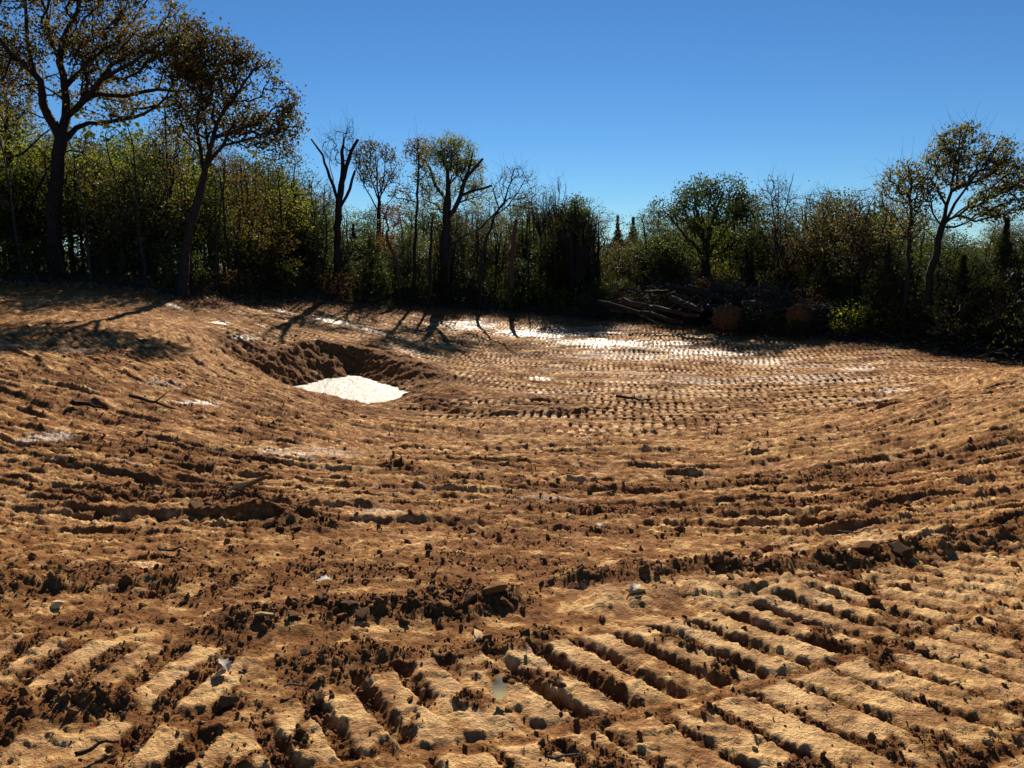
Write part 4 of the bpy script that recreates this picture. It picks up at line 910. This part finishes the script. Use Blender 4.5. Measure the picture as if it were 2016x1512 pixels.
LOGS = [((1355, 565), (1450, 600), 39, 38, .19, .15, 'thick pale log angled down toward the left root ball'),
        ((1320, 588), (1382, 612), 38.5, 37, .15, .13, 'short stout log left of the left root ball, end facing the mud'),
        ((1225, 592), (1375, 622), 39.5, 37, .13, .09, 'long grey log lying lowest on the left side of the pile'),
        ((1180, 596), (1340, 632), 40.5, 37.5, .11, .08, 'thin dark log along the front left foot of the pile'),
        ((1380, 603), (1500, 600), 38, 38.5, .10, .07, 'slender level log across the top of the left root ball'),
        ((1440, 608), (1560, 612), 37.5, 38, .09, .06, 'slender level log between the two root balls'),
        ((1555, 590), (1610, 572), 37.5, 38, .16, .12, 'thick log tilting up behind the right root ball'),
        ((1310, 560), (1400, 582), 41, 40, .10, .06, 'weathered limb high at the back of the pile'),
        ((1500, 575), (1590, 592), 39.5, 39, .08, .05, 'weathered limb between root balls at the back'),
        ((1270, 575), (1360, 570), 41, 40.5, .08, .05, 'dim limb at the back left of the pile'),
        ((1620, 600), (1690, 618), 36.5, 35.5, .08, .05, 'thin log trailing right from the right root ball'),
        ((1765, 645), (1860, 672), 32.5, 30.2, .08, .05, 'thin log lying at the foot of the tall right oak'),
        ((1240, 612), (1300, 640), 39.5, 38, .06, .04, 'small pole poking out of the pile toward the mud'),
        ((1462, 596), (1545, 604), 36.6, 36.2, .13, .10, 'grey log bridging the tops of both root balls'),
        ((1480, 622), (1560, 604), 36.2, 35.6, .10, .07, 'short log leaning between the two root balls'),
        ((1590, 606), (1665, 590), 35.4, 35.8, .11, .07, 'log rising right from the right root ball'),
        ((1500, 560), (1575, 584), 38, 37, .12, .08, 'dark log slanting down behind both root balls'),
        ((1345, 600), (1410, 560), 39, 40, .07, .04, 'crossed pole leaning over the thick pale log')]
for k, (a, b, ya, yb, r0, r1, lab) in enumerate(LOGS):
    pa = at(*a, ya); pb = at(*b, yb)
    for p, r in ((pa, r0), (pb, r1)): p[2] = max(p[2], float(gzs([p[0]], [p[1]])[0])+r*.7)
    log_mesh('fallen_log', pa, pb, r0, r1, 300+k, 'graybark' if k % 3 else 'bark', 3, lab, 'log', None)
def ico(sub):
    import bmesh
    bm = bmesh.new(); bmesh.ops.create_icosphere(bm, subdivisions=sub, radius=1); V = np.array([v.co[:] for v in bm.verts]); Fc = [tuple(v.index for v in f.verts) for f in bm.faces]; bm.free(); return V, Fc
def root_ball(u, v, Y, rad, label, seed):
    rs = np.random.RandomState(seed); p = at(u, v, Y); V, Fc = ico(4)
    n = fbm(V[:, 0]*1.3+seed, V[:, 1]*1.3+V[:, 2]*2, 4, 7)+.4*fbm(V[:, 0]*5+V[:, 1]*2, V[:, 2]*5, 3, 8)
    V = V*(1+.24*n[:, None]+.26*fbm(V[:, 0]*7, V[:, 2]*7+V[:, 1]*5, 3, 9)[:, None]); V = V*np.array([rad, rad*.62, rad*.92])
    t = thing('root_ball', label, 'root ball', tuple(p)); mesh_obj('soil_mass', V, Fc, M['rootsoil'], t)
    for k in range(46):
        a = rs.rand()*6.28; d = np.array([math.cos(a), rs.uniform(-1.1, .2), math.sin(a)]); d /= np.linalg.norm(d); s = d*np.array([rad, rad*.6, rad*.9])*.8; L = rs.uniform(.25, .8)*rad
        pts = [s, s+d*L*.6+rs.normal(0, .06, 3), s+d*L+rs.normal(0, .16, 3)+np.array([0, 0, -.1])]; r_ = rs.uniform(.012, .04)
        Vt, Ft = tubes([(pts, [r_, r_*.7, r_*.2])]); mesh_obj('root', Vt, Ft, M['redbark'], t)
    Vt, Ft = tubes([([np.array([0, .2, 0]), np.array([rs.uniform(-.3, .3), 1.6, .25]), np.array([rs.uniform(-.8, .8), 4.5, .5])], [rad*.3, rad*.25, rad*.14])]); mesh_obj('stem', Vt, Ft, M['bark'], t)
root_ball(1431, 626, 36.3, .66, 'left orange clay root ball tipped up at the front of the brush pile', 5)
root_ball(1577, 622, 34.6, .62, 'right orange clay root ball half buried in green brush', 9)
root_ball(290, 522, 33.5, .42, 'small dim root mass behind the trees between the two big oaks', 12)
# tangled sticks
def tangle(u0, u1, dmin, dmax, hmax, n, seed, name, lab):
    rs = np.random.RandomState(seed); us = rs.uniform(u0, u1, n); Ys = np.interp(us, EDGE_U, EDGE_Y)+rs.uniform(dmin, dmax, n); xs = (us-1008)/F*(Ys*cp+1.5*sp_); zs = gzs(xs, Ys); ch = []
    for i in range(n):
        f = math.sin(math.pi*(us[i]-u0)/(u1-u0))**.5; z = zs[i]+rs.rand()**1.6*hmax*f; p = np.array([xs[i], Ys[i], z]); L = rs.uniform(.4, 2.2); a = rs.rand()*6.28
        d = np.array([math.cos(a), math.sin(a)*.7, rs.normal(.05, .3)])*L; r_ = rs.uniform(.006, .03)*min(1.3, L)
        pts = [p-d*.5, p-d*.15+rs.normal(0, .07, 3), p+d*.2+rs.normal(0, .08, 3), p+d*.5]
        for q in pts: q[2] = max(q[2], zs[i]+.01)
        ch.append((pts, [r_, r_*.9, r_*.6, r_*.25]))
    V, Fc = tubes(ch); o = mesh_obj(name, V, Fc, M['graybark']); tag(o, lab, 'brush', None, 'stuff')
tangle(1150, 1720, -1.6, 3.5, 2.1, 2800, 61, 'brush_sticks', 'tangled dead branches heaped over the pushed up logs')
tangle(0, 1150, -1.2, 2.5, .35, 900, 62, 'fallen_twigs', 'dead twigs and branches littering the forest edge at left')
tangle(1700, 2250, -1.2, 2.5, .5, 500, 63, 'fallen_twigs', 'dead twigs and branches littering the forest edge at right')
rs = np.random.RandomState(64)
for k in range(26):
    u = rs.uniform(1200, 1710); ye = np.interp(u, EDGE_U, EDGE_Y); Y = ye+rs.uniform(-1.3, 2.2); x = (u-1008)/F*Y; kk = [0, 1, 2, 3, 2, 0][k % 6]
    place(SHRUB[kk], 'cut_brush', ['green leafy', 'yellowing leafy', 'dry twiggy', 'russet leafy'][kk]+' cut brush heaped on the log pile', 'brush', x, Y, rs.uniform(.5, 1.0), rs.rand()*6, ['green leafy', 'yellowing leafy', 'dry twiggy', 'russet leafy'][kk]+' brush tops on the log pile', tilt=rs.uniform(-.8, .8), dz=rs.uniform(0, .5))
for k, (u, v, Y, sc_) in enumerate([(1560, 640, 34.2, .55), (1605, 636, 34.2, .6), (1500, 640, 35.2, .45), (1530, 622, 35.6, .7), (1640, 640, 34.2, .7), (1462, 640, 36.2, .4), (1590, 600, 35.4, .9)]):
    x = (u-1008)/F*(Y*cp+3*sp_); place(SHRUB[(0, 2, 2, 0, 0, 2, 3)[k]], 'cut_brush', 'cut brush heaped around the right root ball', 'brush', x, Y, sc_, k, 'cut brush heaped around the right root ball', tilt=.5*(-1)**k, dz=(.9 if v < 610 else 0))
# leaf litter
rs = np.random.RandomState(70); n = 16000
us = rs.uniform(-200, 2250, n); Ys = np.interp(us, EDGE_U, EDGE_Y)+rs.exponential(3.0, n)-1.8; xs = (us-1008)/F*(Ys*cp+1.5*sp_); zs = gzs(xs, Ys)
c = np.stack([xs, Ys, zs+.02], 1); wrap('leaf_litter', leaves(c, 1, .02, .13, rs, M['litterleaf'], 'leaf_litter', 1.5)).update_tag()
tag(bpy.data.objects['leaf_litter'], 'brown fallen leaves covering the shaded forest floor', 'leaves', None, 'stuff')
# dry weeds at the edge
n = 9000; us = rs.uniform(-200, 2250, n); Ys = np.interp(us, EDGE_U, EDGE_Y)+rs.exponential(1.6, n)-.4; xs = (us-1008)/F*(Ys*cp+1.5*sp_)+rs.normal(0, .2, n); zs = gzs(xs, Ys)
hh = rs.uniform(.12, .5, n); lx = rs.normal(0, .12, n); a = np.stack([xs-.012, Ys, zs-.02], 1); b = np.stack([xs+.012, Ys, zs-.02], 1); c = np.stack([xs+lx, Ys+rs.normal(0, .1, n), zs+hh], 1)
wrap('dry_grass', quads_mesh('dry_grass', np.stack([a, b, c], 1).reshape(-1, 3), 3, M['pale'], rs.rand(n)))
tag(bpy.data.objects['dry_grass'], 'thin grass and weeds sprouting along the forest edge', 'grass', None, 'stuff')

# ------------------------------------------------------------------ clods
def clod_mesh(seed, sub=2, flat=.7, mat='clod'):
    rs = np.random.RandomState(seed); V, Fc = ico(sub); o = rs.rand(3)*20
    n = fbm(V[:, 0]*1.6+o[0], V[:, 1]*1.6+V[:, 2]*1.9+o[1], 2, seed)+.5*fbm(V[:, 2]*3.5+o[2], V[:, 0]*3.5-V[:, 1]*3, 2, seed+1)
    V = V*(1+.55*n[:, None])
    for _ in range(5):      # broken facets
        d = rs.normal(0, 1, 3); d /= np.linalg.norm(d); k = V@d; lim = rs.uniform(.45, .8); V = V-np.outer(np.maximum(0, k-lim), d)
    V *= np.array([1, rs.uniform(.65, .95), flat*rs.uniform(.8, 1.15)])
    me = bpy.data.meshes.new('clod'); me.from_pydata([tuple(v) for v in V], [], Fc); me.materials.append(M[mat]); return me
CL = [clod_mesh(400+i, 2) for i in range(9)]; CLS = [clod_mesh(420+i, 1, .75) for i in range(6)]; ST = [clod_mesh(440+i, 2, .4, 'stone') for i in range(4)]
def scatter(name, label, P, S, meshes, seed):
    """points carry scale; geometry nodes place the crumbs on them"""
    col = bpy.data.collections.new(name+'_shapes')
    for me in meshes: col.objects.link(bpy.data.objects.new('crumb_shape', me))
    me = bpy.data.meshes.new(name); me.from_pydata([tuple(p) for p in P], [], []); a = me.attributes.new('size', 'FLOAT', 'POINT'); a.data.foreach_set('value', S.astype(np.float32))
    rot = np.random.RandomState(seed).rand(len(P), 3)*6.283; rot[:, :2] *= .25; a = me.attributes.new('rot', 'FLOAT_VECTOR', 'POINT'); a.data.foreach_set('vector', rot.astype(np.float32).ravel())
    o = wrap(name, me); tag(o, label, 'soil crumbs', None, 'stuff')
    g = bpy.data.node_groups.new(name+'_nodes', 'GeometryNodeTree'); g.interface.new_socket('Geometry', in_out='INPUT', socket_type='NodeSocketGeometry'); g.interface.new_socket('Geometry', in_out='OUTPUT', socket_type='NodeSocketGeometry')
    ni = g.nodes.new('NodeGroupInput'); no = g.nodes.new('NodeGroupOutput'); mp = g.nodes.new('GeometryNodeMeshToPoints'); ip = g.nodes.new('GeometryNodeInstanceOnPoints'); ci = g.nodes.new('GeometryNodeCollectionInfo')
    ci.inputs['Collection'].default_value = col; ci.inputs['Separate Children'].default_value = True; ci.inputs['Reset Children'].default_value = True; ip.inputs['Pick Instance'].default_value = True
    s = g.nodes.new('GeometryNodeInputNamedAttribute'); s.data_type = 'FLOAT'; s.inputs['Name'].default_value = 'size'; r = g.nodes.new('GeometryNodeInputNamedAttribute'); r.data_type = 'FLOAT_VECTOR'; r.inputs['Name'].default_value = 'rot'
    rv = g.nodes.new('FunctionNodeRandomValue'); rv.data_type = 'INT'; rv.inputs[5].default_value = len(meshes)-1; rv.inputs[4].default_value = 0
    l = g.links.new; l(ni.outputs[0], mp.inputs[0]); l(mp.outputs[0], ip.inputs['Points']); l(ci.outputs[0], ip.inputs['Instance']); l(s.outputs[0], ip.inputs['Scale']); l(r.outputs[0], ip.inputs['Rotation'])
    l(rv.outputs[2], ip.inputs['Instance Index']); l(ip.outputs[0], no.inputs[0])
    md = o.modifiers.new('nodes', 'NODES'); md.node_group = g
    return o
rs = np.random.RandomState(500); n = 260000
az = np.radians(rs.uniform(-40, 40, n)); r = np.exp(rs.uniform(math.log(1.9), math.log(26), n)); x = r*np.sin(az); y = r*np.cos(az); T = terrain(x, y)
acc = rs.rand(n) < (T['crumb']**2*.6+.008); x, y, r = x[acc], y[acc], r[acc]; z = T['h'][acc]
s = .0034*r**.38*np.exp(rs.normal(0, .6, len(x))); s = np.minimum(s, .035)
scatter('soil_crumbs', 'small brown crumbs and clods of loose clay strewn over the tracks', np.stack([x, y, z+s*.15], 1), s, CLS, 1)
print('crumbs', len(x))
n = 350; az = np.radians(rs.uniform(-38, 38, n)); r = np.exp(rs.uniform(math.log(1.9), math.log(16), n)); x = r*np.sin(az); y = r*np.cos(az); T = terrain(x, y); s = .006*r**.4*np.exp(rs.normal(0, .45, n))
scatter('stone_chips', 'pale flat chips of dry clay scattered over the ground', np.stack([x, y, T['h']+s*.1], 1), s, ST, 2)

def clod_at(x, y, s, label, group=None, me=None, name='clay_clod', cat='clod', sc3=None, rot=None):
    z = gz(x, y); o = wrap(name, me or random.choice(CL)); o.location = (x, y, z+s*.3); o.rotation_euler = rot or (random.uniform(-.5, .5), random.uniform(-.5, .5), random.random()*6.28); o.scale = sc3 or (s*1.15, s, s*.8)
    tag(o, label, cat, group); return o
def gpx(u, v):
    z = 0.
    for _ in range(25):
        p = onz(u, v, z); z = .5*z+.5*gz(p[0], p[1])
    return onz(u, v, z)
for (u, v, s, lab) in [(1508, 1082, .075, 'tall split clod standing upright on the dark berm'), (1490, 1098, .06, 'squat clod leaning on the tall split clod'), (1340, 1045, .06, 'lone rounded clod above the berm'),
                       (1775, 1092, .085, 'big rounded clod half buried in the right of the berm'), (1700, 1085, .09, 'largest dark clod jutting from the berm'), (1985, 1042, .055, 'square clod at the right frame edge above the ridge'),
                       (1722, 1185, .05, 'dark cracked clod alone among the right track bars'), (975, 1165, .075, 'rounded clod on top of the centre heap'), (690, 1195, .06, 'knobbly clod at the left end of the centre heap'),
                       (712, 1210, .05, 'lower clod at the left end of the centre heap'), (385, 1003, .08, 'pair-forming clod on the left mound, darker one'), (410, 998, .07, 'pair-forming clod on the left mound, rounder one'),
                       (530, 1035, .09, 'broad clod heap just below the flat slab'), (1105, 1352, .035, 'small dark clod wedged between two track bars'), (450, 1385, .045, 'upright clod lodged in a left groove'),
                       (330, 1265, .04, 'dark clod left of the bottom left track bars'), (1545, 970, .07, 'reddish clod on the far rut line'), (1785, 995, .06, 'pointed clod beside the right ruts'), (1085, 1150, .05, 'clod below the berm tip')]:
    p = gpx(u, v); clod_at(p[0], p[1], s*.8, lab)
random.seed(77)
def along(P, n, spread, smin, smax, lab, grp):
    P = np.array(P)
    for i in range(n):
        k = random.randrange(len(P)-1); f = random.random(); q = P[k]*(1-f)+P[k+1]*f; clod_at(q[0]+random.gauss(0, spread), q[1]+random.gauss(0, spread), random.uniform(smin, smax)**1, lab, grp)
along(R1, 70, .10, .012, .036, 'brown clay clod in the dark berm crossing the right foreground', 'clods in the dark berm crossing the right foreground')
along(R2, 34, .09, .012, .034, 'brown clay clod in the heap at the centre foreground', 'clods in the heap at the centre foreground')
along(R4, 36, .22, .018, .05, 'clay clod on the loose mound at the left', 'clods on the loose mound at the left')
along([(-6, 9), (-3.5, 8.2), (-2.6, 7.2)], 30, .6, .02, .055, 'clay clod lying on the left bank', 'clods lying on the left bank')
along([(-2, 7.4), (1, 7.0), (4.5, 7.6)], 36, .5, .018, .045, 'clay clod along the ruts of the middle ground', 'clods along the ruts of the middle ground')
along([(-1.6, 2.6), (.2, 2.7), (1.4, 3.3)], 30, .28, .009, .02, 'small clod dropped on the near track bars', 'small clods dropped on the near track bars')
# flat slab, sticks, leaves
p = gpx(488, 968); clod_at(p[0], p[1], .2, 'long flat slab of wood bark lying on the left mound', None, CL[3], 'bark_slab', 'slab', (.21, .06, .035), (.15, -.25, .25))
def stick(u0, v0, u1, v1, r, label, seed, bark='graybark', dz=.02):
    rs = np.random.RandomState(seed); a = gpx(u0, v0); b = gpx(u1, v1); n = 7; pts = []
    for i in range(n+1): q = a+(b-a)*i/n; q[2] = gz(q[0], q[1], False)+r+dz+rs.uniform(0, .01); q[0] += rs.normal(0, r*.6); pts.append(q)
    c = np.mean(pts, 0); t = thing('stick', label, 'stick', tuple(c)); V, Fc = tubes([([q-c for q in pts], list(np.linspace(r, r*.4, n+1)))]); mesh_obj('stem', V, Fc, M[bark], t)
    L = np.linalg.norm(b-a); d = rs.normal(0, .1*L, 3); d[2] = abs(d[2]); V, Fc = tubes([([pts[4]-c, pts[4]-c+d*.6, pts[4]-c+d], [r*.5, r*.35, r*.15])]); mesh_obj('side_twig', V, Fc, M[bark], t)
stick(1215, 788, 1280, 797, .045, 'broken dark branch lying on the tracked mud right of the puddle', 1, 'bark', .03)
stick(140, 800, 200, 812, .04, 'dark stick lying across the left bank', 2, 'bark', .03)
stick(1650, 1055, 1725, 1047, .008, 'thin straight twig above the right berm', 3)
stick(150, 1505, 235, 1475, .010, 'curved dark root poking out at the bottom left corner', 4, 'bark')
stick(560, 1365, 620, 1360, .006, 'thin twig near the bottom left track bars', 5)
stick(310, 1093, 365, 1096, .012, 'short black stick left of centre', 6, 'bark')
stick(1870, 1310, 1895, 1300, .006, 'tiny twig on the smooth right tracks', 7)
stick(1080, 1510, 1160, 1500, .007, 'small curved twig at the bottom middle', 8)
stick(265, 785, 345, 812, .03, 'pale weathered stick along the rut on the left bank', 9)
def oak_leaf(u, v, s, label, tilt, rz, mat='deadleaf'):
    p = gpx(u, v); pr = [(0, 0), (.10, .12), (.28, .2), (.2, .34), (.38, .46), (.24, .56), (.34, .72), (.16, .78), (.1, .95), (0, 1.02)]
    V = [(a*s, b*s, s*.12*math.sin(b*4)+abs(a)*s*.5) for a, b in pr]+[(-a*s, b*s, s*.12*math.sin(b*4+.6)+abs(a)*s*.35) for a, b in pr[1:-1]]; n = len(pr)
    Fc = []
    mid = [(0, b*s, s*.12*math.sin(b*4)) for a, b in pr[1:-1]]; m0 = len(V); V += mid; k = len(mid)
    Fc.append((0, 1, m0)); Fc.append((0, m0, n))
    for i in range(k-1): Fc.append((m0+i, 1+i, 2+i, m0+i+1)); Fc.append((m0+i, m0+i+1, n+i+1, n+i))
    Fc.append((m0+k-1, k, n-1)); Fc.append((m0+k-1, n-1, n+k-1))
    o = mesh_obj('oak_leaf', V, Fc, M[mat]); o.location = (p[0], p[1], p[2]+.012); o.rotation_euler = (tilt, .2, rz); tag(o, label, 'leaf')
oak_leaf(978, 1385, .085, 'curled grey white oak leaf standing upright between near track bars', 1.2, .2)
oak_leaf(655, 1150, .085, 'pale oak leaf lying flat on loose soil left of centre', .3, 1.9)
oak_leaf(1185, 1046, .07, 'small white leaf above the centre berm', .5, .6)
oak_leaf(450, 1330, .07, 'curled pale leaf left of the bottom track bars', .8, 1.2)
oak_leaf(1240, 1170, .07, 'dry tan leaf stuck on the edge of the pale slabs', .5, -1)
for (u, v, s, sx, lab) in [(940, 1255, .05, 1.3, 'pale angular stone in front of the centre heap'), (1250, 1165, .045, 1.7, 'pale flat wedge of clay under the smooth slabs'), (520, 1215, .05, 1.4, 'pale tan stone left of the near tracks'), (430, 1332, .04, 1.2, 'small white stone by the bottom left bars'),
                           (1590, 1225, .035, 1, 'small pale stone on the right tracks'), (1878, 1350, .03, 1, 'white pebble on the smooth right tracks'), (115, 1195, .05, 1.3, 'pale stone at the left edge'), (1440, 1195, .04, 1.2, 'pale stone at the end of the slabs')]:
    p = gpx(u, v); clod_at(p[0], p[1], s, lab, None, ST[int(u) % 4], 'flat_stone', 'stone', (s*sx*.72, s*.72, s*.72))
# ------------------------------------------------------------------ say which one: name repeats by the landmark they stand at, their row and size
LM = [(-300, 'beyond the left picture edge'), (-120, 'just outside the left picture edge'), (25, 'behind the leftmost upright trunk'), (75, 'at the foot of the massive left oak'), (160, 'just right of the massive left oak'), (230, 'under the low limb of the massive oak'), (310, 'by the slender tree between the big oaks'), (370, 'behind the leaning oak trunk'),
      (435, 'just right of the leaning oak trunk'), (505, 'below the right side of the leaning oak crown'), (575, 'left of the tall dark cedar'), (640, 'by the snapped dead tree'), (700, 'between the dead tree and the fan shaped oak'), (750, 'by the fan shaped slim oak'), (800, 'by the narrow pole tree'), (850, 'left of the storm broken tree'), (900, 'right of the storm broken tree'),
      (955, 'by the leaning grey tree'), (1005, 'by the reddish snag'), (1075, 'by the leafless saplings'), (1130, 'by the bushy knobbly tree'), (1215, 'by the two small distant cedars'), (1290, 'left of the round full oak'), (1360, 'left under the round full oak'), (1430, 'right under the round full oak'), (1520, 'by the sparse upright tree'),
      (1590, 'behind the brush pile'), (1655, 'by the glossy leaved tree'), (1720, 'by the grey green cedar'), (1785, 'by the slim brown leaved oak'), (1850, 'by the tall oak leaning right'), (1950, 'by the broad right cedar'), (2060, 'at the right picture edge'), (2250, 'beyond the right picture edge')]
import re
for o in list(sc.objects):
    g = o.get('group'); c = o.get('category')
    if not g or o.parent: continue
    if c in ('tree', 'shrub', 'brush'):
        x, y, z = o.location; u = u_of(x, y, z); d = y-float(np.interp(u, EDGE_U, EDGE_Y)); lm = min(LM, key=lambda q: abs(q[0]-u))[1]
        b = re.split(r' (?:behind|between|around|deep|at the forest|rising|close|on the log|heaped|in the front)', o['label'])[0]; b = re.sub('^tall ', '', b).replace(' screen', '')
        row = 'front row' if d < 2.2 else 'second row' if d < 6 else 'third row' if d < 12 else 'deep row'; hs = o.scale[2]*{'understory_tree': 6, 'open_crowned_tree': 10, 'forest_tree': 12, 'thin_tree': 8}.get(re.sub(r'\.\d+$', '', o.name), 1.6)
        size = ('small' if o.scale[2] < .62 else 'middling' if o.scale[2] < .85 else 'large') if c != 'tree' else ('short' if hs < 4 else 'middling' if hs < 6 else 'tall' if hs < 8 else 'very tall')
        o['label'] = '%s %s%s %s' % (size, b, '' if c == 'brush' else ', '+row+',', lm); o['label'] = ' '.join(o['label'].replace(' of the', ' of').split()[:16]) if len(o['label'].split()) > 16 else o['label']; o['group'] = '%ss %s' % (b, lm)
    elif c == 'clod':
        sz = 'small' if o.scale[1] < .017 else 'egg sized' if o.scale[1] < .026 else 'fist sized' if o.scale[1] < .045 else 'large'
        u = u_of(o.location.x, o.location.y, o.location.z); side = ['far left', 'left', 'centre left', 'centre', 'centre right', 'right', 'far right'][int(min(6, max(0, (u+1)//288)))]
        o['label'] = '%s %s, %s of the picture' % (sz, re.sub('^(small|brown) ', '', o['label']), side)
        if len(o['label'].split()) > 16: o['label'] = ' '.join(o['label'].split()[:16])
print('tris', sum(len(m.loops)-2*len(m.polygons) for m in bpy.data.meshes)); print('objects', len(bpy.data.objects))
